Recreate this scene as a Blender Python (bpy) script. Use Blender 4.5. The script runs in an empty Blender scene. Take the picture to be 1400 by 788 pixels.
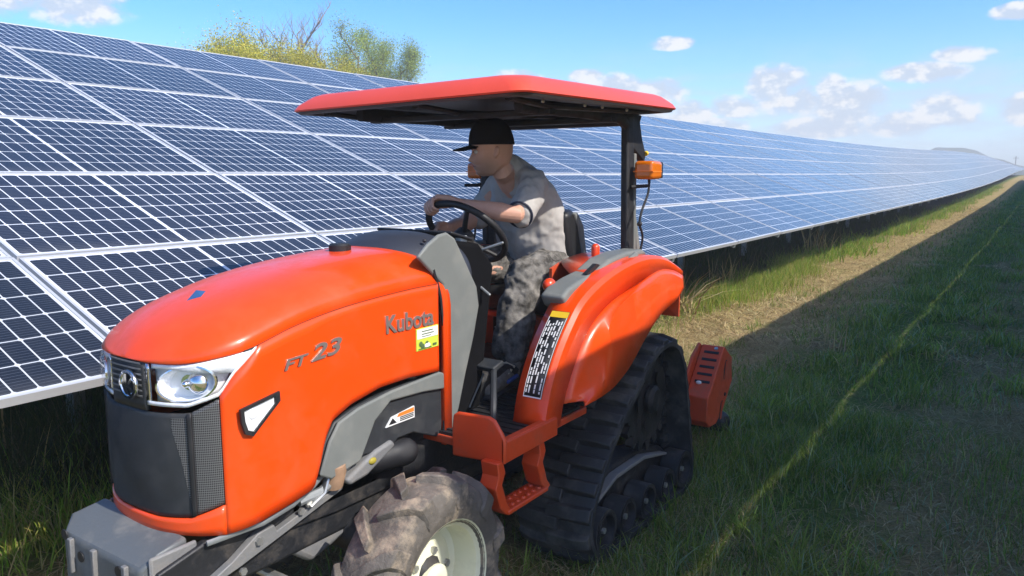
import bpy, math, random
import numpy as np
from mathutils import Vector, Matrix
random.seed(7); rng = np.random.default_rng(7)
SC = bpy.context.scene; COL = SC.collection
PI = math.pi; cos = math.cos; sin = math.sin; rad = math.radians

# ------------------------------------------------------------------ camera
# world: X runs along the panel rows (away), Y across the aisle towards the front row, Z up, ground z = 0
FPX, EYE = 1061.0, 1.70
CM = Matrix(((0.56444342, -0.11962216, 0.81675833), (-0.82547176, -0.08179558, 0.55848532), (0.0, -0.9894443, -0.14491369)))
cam = bpy.data.cameras.new('camera'); cam_o = bpy.data.objects.new('camera', cam); COL.objects.link(cam_o)
cam.sensor_width = 36.0; cam.lens = FPX / 1400 * 36.0; cam.clip_start = 0.05; cam.clip_end = 5000
r_, d_, f_ = CM.col[0], CM.col[1], CM.col[2]
cam_o.matrix_world = Matrix(((r_[0], -d_[0], -f_[0], 0), (r_[1], -d_[1], -f_[1], 0), (r_[2], -d_[2], -f_[2], EYE), (0, 0, 0, 1)))
SC.camera = cam_o

# ------------------------------------------------------------------ light
SUN = Vector((-0.04, -1.0, 0.935)).normalized()          # towards the sun
el, az = math.asin(SUN.z), math.atan2(SUN.x, SUN.y)
sl = bpy.data.lights.new('sun', 'SUN'); sl.energy = 2.3; sl.angle = rad(0.5); sl.color = (1.0, 0.95, 0.87)
so = bpy.data.objects.new('sun', sl); COL.objects.link(so); so.rotation_euler = SUN.to_track_quat('Z', 'Y').to_euler(); so.location = (0, -20, 30)
W = bpy.data.worlds.new('World'); SC.world = W; W.use_nodes = True
SC.view_settings.view_transform = 'Standard'; SC.view_settings.look = 'None'; SC.view_settings.exposure = 1.32; SC.view_settings.gamma = 1.0


def setup_world():
    nt = W.node_tree; N = nt.nodes; L = nt.links
    for n in list(N): N.remove(n)
    out = N.new('ShaderNodeOutputWorld'); bg = N.new('ShaderNodeBackground'); bg.inputs['Strength'].default_value = 0.122
    sky = N.new('ShaderNodeTexSky'); sky.sky_type = 'NISHITA'; sky.sun_disc = False
    sky.sun_elevation = el; sky.sun_rotation = az; sky.air_density = 0.65; sky.dust_density = 1.0; sky.ozone_density = 2.0
    hs = N.new('ShaderNodeHueSaturation'); hs.inputs['Saturation'].default_value = 1.34; L.new(sky.outputs[0], hs.inputs['Color'])
    tc = N.new('ShaderNodeTexCoord')
    mp = N.new('ShaderNodeMapping'); mp.inputs['Scale'].default_value = (1, 1, 1.7); L.new(tc.outputs['Generated'], mp.inputs['Vector'])
    def noise(scale, detail, rough=0.6, dist=0.0):
        n = N.new('ShaderNodeTexNoise'); n.inputs['Scale'].default_value = scale; n.inputs['Detail'].default_value = detail
        n.inputs['Roughness'].default_value = rough; n.inputs['Distortion'].default_value = dist; L.new(mp.outputs[0], n.inputs['Vector']); return n
    def math_(op, a, b=None, c=None, clamp=False):
        m = N.new('ShaderNodeMath'); m.operation = op; m.use_clamp = clamp
        for i, v in enumerate((a, b, c)):
            if v is None: continue
            if isinstance(v, (int, float)): m.inputs[i].default_value = v
            else: L.new(v, m.inputs[i])
        return m.outputs[0]
    big = noise(9, 7, 0.62, 0.3).outputs['Fac']; soft = noise(4.0, 4, 0.55).outputs['Fac']; fine = noise(38, 6, 0.6, 0.2).outputs['Fac']
    # cumulus puffs: direction (azimuth from the row direction, elevation) in degrees, half sizes in degrees
    puffs = [(1.5, 3.9, 1.3, .9), (16.0, 5.8, 1.9, 1.5), (14.6, 5.0, 1.3, 1.0), (11.2, 4.6, 2.3, 1.4), (12.5, 5.6, 1.0, .9), (21.5, 4.2, 1.4, .9), (27.2, 6.0, 2.2, 1.0),
             (24.6, 5.6, 2.4, 1.0), (34.2, 6.3, 2.1, 1.0), (37.0, 5.9, 1.2, .5), (40.5, 5.6, 1.6, .6), (23.2, 9.0, 1.5, .45), (2.3, 9.6, 1.3, .5), (5.8, 4.0, 2.0, 1.0), (64.0, 10.5, 4.0, 1.3),
             (69, 10.7, 3.5, 1.4), (13.3, 12.4, 1.4, .3), (-9, 7, 4, 1.6), (-17, 5, 5, 1.5), (-30, 8, 6, 2), (-48, 6, 6, 1.8), (84, 8, 5, 1.6), (100, 6, 6, 2), (130, 9, 7, 2), (160, 7, 8, 2), (-80, 9, 8, 2), (-120, 8, 9, 2), (18.8, 4.6, 1.7, .8), (20.2, 3.3, 2.2, .7), (25.6, 4.0, 2.4, .8), (29.8, 5.2, 1.9, .9), (8.4, 3.3, 1.9, .8), (13.2, 3.1, 2.6, .7), (32.2, 4.3, 2.4, .9), (28.9, 6.9, 1.2, .5), (5.0, 7.4, 1.6, .5), (7.0, 6.4, 2.2, .6)]
    acc = None
    for a, e, ra, re in puffs:
        ra *= 1.35; re *= 1.35
        a, e = rad(a), rad(e); c = Vector((cos(a) * cos(e), sin(a) * cos(e), sin(e)))
        t = Vector((-sin(a), cos(a), 0)); u = c.cross(t) * -1
        def dotp(v):
            n = N.new('ShaderNodeVectorMath'); n.operation = 'DOT_PRODUCT'; n.inputs[1].default_value = v; L.new(tc.outputs['Generated'], n.inputs[0]); return n.outputs['Value']
        dt = math_('MULTIPLY', dotp(t), 1 / rad(ra)); du = math_('MULTIPLY', dotp(u), 1 / rad(re))
        r2 = math_('ADD', math_('MULTIPLY', dt, dt), math_('MULTIPLY', du, du))
        front = math_('GREATER_THAN', dotp(c), 0.5)
        v = math_('MULTIPLY', math_('SUBTRACT', 1.0, r2, clamp=True), front)
        acc = v if acc is None else math_('MAXIMUM', acc, v)
    def ramp(v, lo, hi, b0=0.0, b1=1.0):
        m = N.new('ShaderNodeMapRange'); m.interpolation_type = 'SMOOTHSTEP'
        for k_, q_ in zip(('From Min', 'From Max', 'To Min', 'To Max'), (lo, hi, b0, b1)): m.inputs[k_].default_value = q_
        L.new(v, m.inputs['Value']); return m.outputs[0]
    sep = N.new('ShaderNodeSeparateXYZ'); L.new(tc.outputs['Generated'], sep.inputs[0])
    mp2 = N.new('ShaderNodeMapping'); mp2.inputs['Scale'].default_value = (1, 1, 1.7); mp2.inputs['Location'].default_value = (0, 0, .022); L.new(tc.outputs['Generated'], mp2.inputs['Vector'])
    up_ = N.new('ShaderNodeTexNoise'); up_.inputs['Scale'].default_value = 30; up_.inputs['Detail'].default_value = 5; up_.inputs['Roughness'].default_value = .58; L.new(mp2.outputs[0], up_.inputs['Vector'])
    here = noise(30, 7, .58).outputs['Fac']
    body = math_('ADD', math_('MULTIPLY', acc, 1.35), math_('MULTIPLY', math_('SUBTRACT', here, 0.5), 2.4))
    body = math_('ADD', body, math_('MULTIPLY', math_('SUBTRACT', big, 0.5), 1.5))
    body = math_('MULTIPLY', ramp(body, 0.12, 1.05), ramp(acc, 0.0, 0.35))
    # broken low bank of thin cloud round the horizon and a thin veil, all the way round
    mp3 = N.new('ShaderNodeMapping'); mp3.inputs['Scale'].default_value = (1, 1, 4.5); L.new(tc.outputs['Generated'], mp3.inputs['Vector'])
    st_n = N.new('ShaderNodeTexNoise'); st_n.inputs['Scale'].default_value = 7; st_n.inputs['Detail'].default_value = 8; st_n.inputs['Roughness'].default_value = .6; L.new(mp3.outputs[0], st_n.inputs['Vector'])
    bank = math_('MULTIPLY', ramp(st_n.outputs['Fac'], .40, .66), ramp(sep.outputs['Z'], .165, .07)); bank = math_('MULTIPLY', bank, .72)
    veil = math_('MULTIPLY', ramp(sep.outputs['Z'], 0.20, 0.0), .38, clamp=True)
    shade = ramp(math_('SUBTRACT', here, up_.outputs['Fac']), -.05, .13)
    cm = N.new('ShaderNodeMix'); cm.data_type = 'RGBA'; cm.inputs['A'].default_value = (2.15, 2.45, 2.9, 1); cm.inputs['B'].default_value = (3.35, 3.32, 3.3, 1); L.new(shade, cm.inputs['Factor'])
    m1 = N.new('ShaderNodeMix'); m1.data_type = 'RGBA'; L.new(veil, m1.inputs['Factor']); L.new(hs.outputs[0], m1.inputs['A']); m1.inputs['B'].default_value = (1.75, 2.2, 2.8, 1)
    mb = N.new('ShaderNodeMix'); mb.data_type = 'RGBA'; L.new(bank, mb.inputs['Factor']); L.new(m1.outputs['Result'], mb.inputs['A']); mb.inputs['B'].default_value = (2.2, 2.5, 2.95, 1)
    m2 = N.new('ShaderNodeMix'); m2.data_type = 'RGBA'; L.new(math_('MULTIPLY', body, 0.9), m2.inputs['Factor']); L.new(mb.outputs['Result'], m2.inputs['A']); L.new(cm.outputs['Result'], m2.inputs['B'])
    L.new(m2.outputs['Result'], bg.inputs['Color']); L.new(bg.outputs[0], out.inputs['Surface'])


setup_world()

# ------------------------------------------------------------------ helpers
def P(px, py, Y):
    "the place at distance plane Y that the photograph shows at (px, py)"
    d = CM @ Vector(((px - 700) / FPX, (py - 394) / FPX, 1.0)); d *= Y / d.y
    return (d.x, d.z + EYE)


def PL(pts, Y): return [P(a, b, Y) for a, b in pts]


class B:
    "collects geometry for ONE mesh"
    def __init__(s): s.v = []; s.f = []; s.m = []; s.uv = None
    def add(s, vs, fs, mi=0):
        o = len(s.v); s.v += [tuple(p) for p in vs]; s.f += [tuple(i + o for i in f) for f in fs]; s.m += [mi] * len(fs); return s
    def box(s, x0, x1, y0, y1, z0, z1, mi=0, M=None):
        vs = [Vector((x, y, z)) for z in (z0, z1) for y in (y0, y1) for x in (x0, x1)]
        if M: vs = [M @ p for p in vs]
        return s.add(vs, [(0, 2, 3, 1), (4, 5, 7, 6), (0, 1, 5, 4), (2, 6, 7, 3), (0, 4, 6, 2), (1, 3, 7, 5)], mi)
    def prism(s, xz, y0, y1, mi=0):
        n = len(xz); vs = [(x, y0, z) for x, z in xz] + [(x, y1, z) for x, z in xz]
        fs = [tuple(range(n - 1, -1, -1)), tuple(range(n, 2 * n))] + [(i, (i + 1) % n, n + (i + 1) % n, n + i) for i in range(n)]
        return s.add(vs, fs, mi)
    def extr(s, pts, vec, mi=0):
        n = len(pts); vec = Vector(vec); vs = [Vector(p) for p in pts]; vs = vs + [p + vec for p in vs]
        fs = [tuple(range(n - 1, -1, -1)), tuple(range(n, 2 * n))] + [(i, (i + 1) % n, n + (i + 1) % n, n + i) for i in range(n)]
        return s.add(vs, fs, mi)
    def tube(s, path, r, n=10, mi=0, flat=None):
        path = [Vector(p) for p in path]; k = len(path); rs = r if isinstance(r, (list, tuple)) else [r] * k
        vs = []; up = None
        for i, p in enumerate(path):
            t = (path[min(i + 1, k - 1)] - path[max(i - 1, 0)])
            t = t.normalized() if t.length > 1e-9 else Vector((0, 0, 1))
            if up is None: up = Vector((0, 0, 1)) if abs(t.z) < .9 else Vector((1, 0, 0))
            a = t.cross(up).normalized(); b = a.cross(t).normalized(); up = b
            rr = rs[i]; ra, rb = rr if isinstance(rr, (list, tuple)) else (rr, rr)
            vs += [p + a * (ra * cos(2 * PI * j / n)) + b * (rb * sin(2 * PI * j / n)) for j in range(n)]
        fs = [(i * n + j, i * n + (j + 1) % n, (i + 1) * n + (j + 1) % n, (i + 1) * n + j) for i in range(k - 1) for j in range(n)]
        fs += [tuple(range(n - 1, -1, -1)), tuple(range((k - 1) * n, k * n))]
        return s.add(vs, fs, mi)
    def limb(s, path, r, n=12, mi=0):
        "tube with rounded ends"
        path = [Vector(p) for p in path]; rs = list(r) if isinstance(r, (list, tuple)) else [r] * len(path)
        a = (path[0] - path[1]).normalized(); b = (path[-1] - path[-2]).normalized()
        def sc(x, k): return tuple(q * k for q in x) if isinstance(x, (list, tuple)) else x * k
        def mn(x): return min(x) if isinstance(x, (list, tuple)) else x
        p0 = [path[0] + a * mn(rs[0]) * q for q in (.97, .8, .45)]; q0 = [sc(rs[0], k) for k in (.22, .6, .89)]
        p1 = [path[-1] + b * mn(rs[-1]) * q for q in (.45, .8, .97)]; q1 = [sc(rs[-1], k) for k in (.89, .6, .22)]
        return s.tube(p0 + path + p1, q0 + rs + q1, n, mi)
    def lathe(s, c, ax, prof, n=32, mi=0, a0=0.0):
        "prof: (radius, offset along the axis)"
        c = Vector(c); ax = Vector(ax).normalized(); u = ax.orthogonal().normalized(); w = ax.cross(u); k = len(prof); vs = []
        for r, t in prof: vs += [c + ax * t + (u * cos(a0 + 2 * PI * j / n) + w * sin(a0 + 2 * PI * j / n)) * r for j in range(n)]
        fs = [(i * n + j, i * n + (j + 1) % n, (i + 1) * n + (j + 1) % n, (i + 1) * n + j) for i in range(k - 1) for j in range(n)]
        return s.add(vs, fs, mi)
    def disc(s, c, ax, r, h, n=24, mi=0):
        return s.lathe(c, ax, [(1e-4, 0), (r, 0), (r, h), (1e-4, h)], n, mi)
    def grid(s, fn, nu, nv, mi=0, wrap=False):
        vs = [fn(i / (nu - (0 if wrap else 1)), j / (nv - 1)) for j in range(nv) for i in range(nu)]
        fs = [(j * nu + i, j * nu + (i + 1) % nu, (j + 1) * nu + (i + 1) % nu, (j + 1) * nu + i) for j in range(nv - 1) for i in range(nu if wrap else nu - 1)]
        return s.add(vs, fs, mi)
    def ball(s, c, r, n=12, mi=0):
        c = Vector(c); rx, ry, rz = r if isinstance(r, (tuple, list)) else (r, r, r); k = n // 2 + 1
        return s.grid(lambda u, v: c + Vector((rx * cos(2 * PI * u) * max(sin(PI * v), .01), ry * sin(2 * PI * u) * max(sin(PI * v), .01), -rz * cos(PI * v))), n, k, mi, True)


def wloc(o):
    p = Vector((0, 0, 0))
    while o is not None: p = p + Vector(o.location); o = o.parent
    return p


def finish(o, label=None, cat=None, group=None, kind=None):
    if label: o['label'] = label
    if cat: o['category'] = cat
    if group: o['group'] = group
    if kind: o['kind'] = kind
    return o


def obj(name, b, mats, parent=None, smooth=35, bevel=0, seg=2, solid=0, sub=0, loc=None, **kw):
    "links the builder as ONE object; coordinates are world, stored relative to the parent"
    me = bpy.data.meshes.new(name)
    base = wloc(parent) if parent is not None else Vector((0, 0, 0))
    off = base + (Vector(loc) - base if loc is not None else Vector((0, 0, 0)))
    me.from_pydata([(p[0] - off[0], p[1] - off[1], p[2] - off[2]) for p in b.v], [], b.f)
    if not isinstance(mats, (list, tuple)): mats = [mats]
    for m in mats: me.materials.append(m)
    if len(mats) > 1: me.polygons.foreach_set('material_index', b.m)
    o = bpy.data.objects.new(name, me); COL.objects.link(o)
    if parent is not None: o.parent = parent
    if loc is not None: o.location = Vector(loc) - base
    import bmesh
    bm = bmesh.new(); bm.from_mesh(me); bmesh.ops.remove_doubles(bm, verts=bm.verts, dist=1e-5); bmesh.ops.recalc_face_normals(bm, faces=bm.faces); bm.to_mesh(me); bm.free()
    if smooth:
        me.polygons.foreach_set('use_smooth', [True] * len(me.polygons))
        if smooth < 179: me.set_sharp_from_angle(angle=rad(smooth))
    if solid:
        md = o.modifiers.new('solid', 'SOLIDIFY'); md.thickness = abs(solid); md.offset = -1 if solid > 0 else 1
    if bevel:
        md = o.modifiers.new('bevel', 'BEVEL'); md.width = bevel; md.segments = seg; md.limit_method = 'ANGLE'; md.angle_limit = rad(40); md.harden_normals = False
    if sub:
        md = o.modifiers.new('sub', 'SUBSURF'); md.levels = sub; md.render_levels = sub
    return finish(o, **kw)


def empty(name, loc, label, cat, group=None):
    o = bpy.data.objects.new(name, None); COL.objects.link(o); o.location = loc; o.empty_display_size = .2
    return finish(o, label, cat, group)


# ------------------------------------------------------------------ materials
def mat(name, col, rough=.5, metal=0.0, spec=.5, coat=0.0, vary=0.0, vscale=6.0, dirt=None, dscale=4.0, damt=0.0, bump=0.0, bscale=60.0, col2=None, trans=0.0, alpha=1.0, emit=None):
    m = bpy.data.materials.new(name); m.use_nodes = True; nt = m.node_tree; N = nt.nodes; L = nt.links; p = N['Principled BSDF']
    p.inputs['Base Color'].default_value = (*col, 1); p.inputs['Roughness'].default_value = rough; p.inputs['Metallic'].default_value = metal
    p.inputs['Specular IOR Level'].default_value = spec; p.inputs['Coat Weight'].default_value = coat; p.inputs['Coat Roughness'].default_value = .06
    p.inputs['Transmission Weight'].default_value = trans; p.inputs['Alpha'].default_value = alpha
    tc = N.new('ShaderNodeTexCoord'); cur = None
    def noise(sc, det=6, ro=.6):
        n = N.new('ShaderNodeTexNoise'); n.inputs['Scale'].default_value = sc; n.inputs['Detail'].default_value = det; n.inputs['Roughness'].default_value = ro; L.new(tc.outputs['Object'], n.inputs['Vector']); return n.outputs['Fac']
    def rampf(v, lo, hi, a=0.0, b=1.0):
        r = N.new('ShaderNodeMapRange'); r.inputs['From Min'].default_value = lo; r.inputs['From Max'].default_value = hi; r.inputs['To Min'].default_value = a; r.inputs['To Max'].default_value = b; L.new(v, r.inputs['Value']); return r.outputs[0]
    def mix(f, a, bcol):
        x = N.new('ShaderNodeMix'); x.data_type = 'RGBA'; L.new(f, x.inputs['Factor'])
        if isinstance(a, tuple): x.inputs['A'].default_value = (*a, 1)
        else: L.new(a, x.inputs['A'])
        x.inputs['B'].default_value = (*bcol, 1); return x.outputs['Result']
    if vary:
        c2 = col2 or tuple(c * (1 - vary) for c in col); cur = mix(rampf(noise(vscale), .35, .65), col, c2)
    if dirt:
        f = rampf(noise(dscale, 9, .68), .5, .72, 0, damt); cur = mix(f, cur if cur is not None else col, dirt)
        L.new(rampf(noise(dscale, 9, .68), .45, .7, rough, min(1, rough + .35)), p.inputs['Roughness'])
    if cur is not None: L.new(cur, p.inputs['Base Color'])
    if bump:
        bp = N.new('ShaderNodeBump'); bp.inputs['Strength'].default_value = bump; bp.inputs['Distance'].default_value = .01; L.new(noise(bscale, 5), bp.inputs['Height']); L.new(bp.outputs[0], p.inputs['Normal'])
    if emit: p.inputs['Emission Color'].default_value = (*emit, 1); p.inputs['Emission Strength'].default_value = 1
    return m


def attr_mat(name, rough=.7, trans=.25):
    "leaf and grass: colour from each blade's own attribute, a little light through the blade"
    m = bpy.data.materials.new(name); m.use_nodes = True; nt = m.node_tree; N = nt.nodes; L = nt.links; p = N['Principled BSDF']; out = N['Material Output']
    a = N.new('ShaderNodeAttribute'); a.attribute_name = 'tint'; L.new(a.outputs['Color'], p.inputs['Base Color']); p.inputs['Roughness'].default_value = rough; p.inputs['Specular IOR Level'].default_value = .25
    t = N.new('ShaderNodeBsdfTranslucent'); L.new(a.outputs['Color'], t.inputs['Color'])
    x = N.new('ShaderNodeMixShader'); x.inputs[0].default_value = trans; L.new(p.outputs[0], x.inputs[1]); L.new(t.outputs[0], x.inputs[2]); L.new(x.outputs[0], out.inputs['Surface'])
    return m


ORANGE = mat('orange paint', (.83, .066, .003), .3, spec=.4, coat=.42, dirt=(.42, .10, .03), dscale=4.5, damt=.34, bump=.016, bscale=9)
ORANGE_FLAT = mat('orange painted steel', (.62, .062, .012), .42, coat=.15, dirt=(.25, .12, .07), dscale=7, damt=.55, bump=.03, bscale=40)
CANOPY = mat('red orange canopy plastic', (.82, .082, .036), .38, coat=.2, bump=.01, bscale=14, vary=.08, vscale=3)
GREY = mat('grey plastic cowl', (.165, .175, .165), .55, vary=.1, vscale=8, dirt=(.3, .28, .24), dscale=6, damt=.35, bump=.05, bscale=400)
DGREY = mat('dark grey plastic', (.022, .025, .029), .55, dirt=(.10, .095, .085), dscale=8, damt=.3, bump=.05, bscale=300)
BLACK = mat('black plastic', (.014, .014, .016), .5, dirt=(.07, .065, .06), dscale=9, damt=.25, bump=.04, bscale=200)
IRON = mat('greasy black iron', (.018, .019, .022), .5, metal=.2, dirt=(.12, .1, .08), dscale=11, damt=.6, bump=.25, bscale=45)
CAST = mat('dusty grey cast iron', (.2, .2, .2), .6, metal=.25, dirt=(.3, .26, .21), dscale=8, damt=.6, bump=.2, bscale=60)
STEEL = mat('worn bare steel', (.5, .5, .48), .38, metal=.8, dirt=(.2, .15, .1), dscale=14, damt=.5, bump=.1)
CHROME = mat('chrome', (.85, .86, .88), .08, metal=1.0)
RUBBER = mat('black rubber', (.024, .025, .027), .55, dirt=(.13, .12, .105), dscale=6, damt=.75, bump=.3, bscale=35)
MUDTYRE = mat('muddy tyre rubber', (.135, .118, .10), .75, vary=.45, vscale=9, dirt=(.46, .36, .25), dscale=6.5, damt=1.0, bump=.8, bscale=30)
CREAM = mat('cream wheel paint', (.72, .70, .52), .4, coat=.2, dirt=(.35, .3, .2), dscale=6, damt=.4, bump=.03)
SHIRT = mat('grey cotton', (.46, .435, .41), .9, spec=.15, vary=.12, vscale=25, bump=.12, bscale=220)
TROUS = mat('charcoal work cloth', (.24, .225, .205), .9, spec=.15, vary=.84, vscale=17, bump=.25, bscale=120)
STUBBLE = mat('short dark stubble', (.23, .13, .09), .7, vary=.4, vscale=90)
CAPM = mat('black cotton cap', (.012, .010, .010), .9, spec=.15, bump=.1, bscale=300)
EYEW = mat('eye', (.55, .5, .46), .2); HAIRM = mat('dark brown hair', (.04, .025, .018), .8)
SHOE = mat('grey work shoe', (.22, .21, .19), .8, vary=.5, vscale=28, bump=.2); SOLE = mat('dark shoe sole', (.02, .022, .03), .7)
BLUE = mat('blue shoe trim', (.02, .08, .35), .6); LACE = mat('pale lace', (.6, .52, .38), .8)
ALU = mat('anodised aluminium', (.62, .63, .65), .42, metal=.35, vary=.05, vscale=3)
RAIL = mat('grey galvanised rail', (.42, .46, .5), .5, metal=.5)
GALV = mat('galvanised steel', (.33, .35, .36), .5, metal=.6, vary=.2, vscale=12)
AMBER = mat('amber lens', (.85, .20, .005), .18, coat=.6, trans=.25)
CLEAR = bpy.data.materials.new('clear lamp glass'); CLEAR.use_nodes = True
_nt = CLEAR.node_tree; _t = _nt.nodes.new('ShaderNodeBsdfTransparent'); _g = _nt.nodes.new('ShaderNodeBsdfGlossy'); _g.inputs['Roughness'].default_value = .04
_f = _nt.nodes.new('ShaderNodeFresnel'); _f.inputs['IOR'].default_value = 1.5; _m = _nt.nodes.new('ShaderNodeMixShader'); _ge = _nt.nodes.new('ShaderNodeNewGeometry'); _mu = _nt.nodes.new('ShaderNodeMath'); _mu.operation = 'SUBTRACT'; _mu.use_clamp = True; _nt.links.new(_f.outputs[0], _mu.inputs[0]); _nt.links.new(_ge.outputs['Backfacing'], _mu.inputs[1]); _nt.links.new(_mu.outputs[0], _m.inputs[0]); _nt.links.new(_t.outputs[0], _m.inputs[1]); _nt.links.new(_g.outputs[0], _m.inputs[2]); _nt.links.new(_m.outputs[0], _nt.nodes['Material Output'].inputs['Surface'])
REFL = mat('silver lamp bowl', (.88, .90, .93), .25, metal=.12, bump=.3, bscale=90)
WHITE = mat('white print', (.75, .75, .73), .6); YELLOW = mat('yellow print', (.75, .48, .02), .6); LIME = mat('lime print', (.55, .62, .06), .6); INK = mat('black print', (.012, .012, .014), .6); ORPRINT = mat('orange print', (.8, .2, .02), .6)
LETTER = mat('grey chrome lettering', (.32, .27, .25), .3, metal=.55)
SEATM = mat('black vinyl', (.016, .016, .018), .45, bump=.05, bscale=120)
MUFF = mat('tan rusty pipe', (.42, .26, .16), .7, vary=.3, vscale=20)
REDM = mat('orange knob plastic', (.75, .06, .012), .35, coat=.3)


def mesh_grille_mat():
    m = bpy.data.materials.new('perforated grille'); m.use_nodes = True; nt = m.node_tree; N = nt.nodes; L = nt.links; p = N['Principled BSDF']
    tc = N.new('ShaderNodeTexCoord'); mp = N.new('ShaderNodeMapping'); mp.inputs['Scale'].default_value = (150, 150, 150); L.new(tc.outputs['UV'], mp.inputs[0])
    v = N.new('ShaderNodeTexVoronoi'); v.voronoi_dimensions = '2D'; v.inputs['Randomness'].default_value = 0.0; v.inputs['Scale'].default_value = 1.0; L.new(mp.outputs[0], v.inputs['Vector'])
    r = N.new('ShaderNodeMapRange'); r.inputs['From Min'].default_value = .34; r.inputs['From Max'].default_value = .42; L.new(v.outputs['Distance'], r.inputs['Value'])
    x = N.new('ShaderNodeMix'); x.data_type = 'RGBA'; x.inputs['A'].default_value = (.008, .008, .009, 1); x.inputs['B'].default_value = (.13, .13, .13, 1); L.new(r.outputs[0], x.inputs['Factor']); L.new(x.outputs['Result'], p.inputs['Base Color'])
    p.inputs['Roughness'].default_value = .5
    return m


GRILLE = mesh_grille_mat()


def cell_mat():
    m = bpy.data.materials.new('solar cells under glass'); m.use_nodes = True; nt = m.node_tree; N = nt.nodes; L = nt.links; p = N['Principled BSDF']
    uv = N.new('ShaderNodeUVMap'); uv.uv_map = 'UVMap'; sx = N.new('ShaderNodeSeparateXYZ'); L.new(uv.outputs[0], sx.inputs[0])
    def M(op, a, b=None, c=None):
        n = N.new('ShaderNodeMath'); n.operation = op
        for i, v in enumerate((a, b, c)):
            if v is None: continue
            if isinstance(v, (int, float)): n.inputs[i].default_value = v
            else: L.new(v, n.inputs[i])
        return n.outputs[0]
    U, V = sx.outputs[0], sx.outputs[1]                  # metres from the laminate's corner
    LU, LV = 1.690, 1.016; mu, mv, mid = .012, .012, .008
    half = (LU - 2 * mu - 2 * mid) / 2; cw = half / 10; ch = (LV - 2 * mv) / 6
    um = M('SUBTRACT', M('ABSOLUTE', M('SUBTRACT', U, LU / 2)), mid)       # mirrored at the middle
    uc = M('MULTIPLY', M('FRACT', M('DIVIDE', um, cw)), cw); vc = M('MULTIPLY', M('FRACT', M('DIVIDE', M('SUBTRACT', V, mv), ch)), ch)
    du = M('MINIMUM', uc, M('SUBTRACT', cw, uc)); dv = M('MINIMUM', vc, M('SUBTRACT', ch, vc))
    inside = M('MULTIPLY', M('GREATER_THAN', um, 0.0), M('LESS_THAN', um, half))
    inside = M('MULTIPLY', inside, M('MULTIPLY', M('GREATER_THAN', V, mv), M('LESS_THAN', V, LV - mv)))
    cell = M('MULTIPLY', M('GREATER_THAN', du, .0029), M('GREATER_THAN', dv, .0029))
    cell = M('MULTIPLY', cell, M('GREATER_THAN', M('ADD', du, dv), .0135)); cell = M('MULTIPLY', cell, inside)
    bb = M('MULTIPLY', M('FRACT', M('DIVIDE', vc, ch / 9)), ch / 9); bus = M('LESS_THAN', M('ABSOLUTE', M('SUBTRACT', bb, ch / 18)), .0008)
    tc = N.new('ShaderNodeTexCoord'); oi = N.new('ShaderNodeObjectInfo')
    cells = N.new('ShaderNodeTexWhiteNoise'); cells.noise_dimensions = '3D'; cv = N.new('ShaderNodeCombineXYZ')
    L.new(M('FLOOR', M('DIVIDE', M('SUBTRACT', U, LU / 2), cw)), cv.inputs[0]); L.new(M('FLOOR', M('DIVIDE', V, ch)), cv.inputs[1]); L.new(M('MULTIPLY', oi.outputs['Random'], 99), cv.inputs[2]); L.new(cv.outputs[0], cells.inputs['Vector'])
    c0 = N.new('ShaderNodeMix'); c0.data_type = 'RGBA'; L.new(cells.outputs['Value'], c0.inputs['Factor']); c0.inputs['A'].default_value = (.008, .0095, .018, 1); c0.inputs['B'].default_value = (.013, .015, .024, 1)
    c1 = N.new('ShaderNodeMix'); c1.data_type = 'RGBA'; L.new(bus, c1.inputs['Factor']); L.new(c0.outputs['Result'], c1.inputs['A']); c1.inputs['B'].default_value = (.10, .105, .12, 1)
    c2 = N.new('ShaderNodeMix'); c2.data_type = 'RGBA'; L.new(cell, c2.inputs['Factor']); c2.inputs['A'].default_value = (.70, .72, .76, 1); L.new(c1.outputs['Result'], c2.inputs['B'])
    # pale dust film, a little heavier along the lower edge where rain leaves it
    ns = N.new('ShaderNodeTexNoise'); ns.inputs['Scale'].default_value = 3; ns.inputs['Detail'].default_value = 8; nm = N.new('ShaderNodeMapping'); nm.inputs['Scale'].default_value = (3.5, .6, 1); nm.vector_type = 'TEXTURE' if False else 'POINT'; cb_ = N.new('ShaderNodeVectorMath'); cb_.operation = 'ADD'; L.new(tc.outputs['Object'], nm.inputs[0]); L.new(nm.outputs[0], cb_.inputs[0]); L.new(oi.outputs['Location'], cb_.inputs[1]); L.new(cb_.outputs[0], ns.inputs['Vector'])
    edge = N.new('ShaderNodeMapRange'); edge.inputs['From Min'].default_value = .10; edge.inputs['From Max'].default_value = 0.0; L.new(V, edge.inputs['Value'])
    dust = M('MULTIPLY', ns.outputs['Fac'], M('ADD', .04, M('MULTIPLY', edge.outputs[0], .14)))
    c3 = N.new('ShaderNodeMix'); c3.data_type = 'RGBA'; L.new(dust, c3.inputs['Factor']); L.new(c2.outputs['Result'], c3.inputs['A']); c3.inputs['B'].default_value = (.5, .48, .44, 1)
    hv = N.new('ShaderNodeHueSaturation'); L.new(c3.outputs['Result'], hv.inputs['Color']); L.new(M('ADD', .80, M('MULTIPLY', oi.outputs['Random'], .40)), hv.inputs['Value']); L.new(M('ADD', .485, M('MULTIPLY', oi.outputs['Random'], .03)), hv.inputs['Hue'])
    L.new(hv.outputs[0], p.inputs['Base Color']); p.inputs['Roughness'].default_value = .16; p.inputs['IOR'].default_value = 1.5; p.inputs['Specular IOR Level'].default_value = .55
    return m


CELLS = cell_mat(); BACK = mat('white backsheet', (.72, .73, .74), .5)

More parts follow.
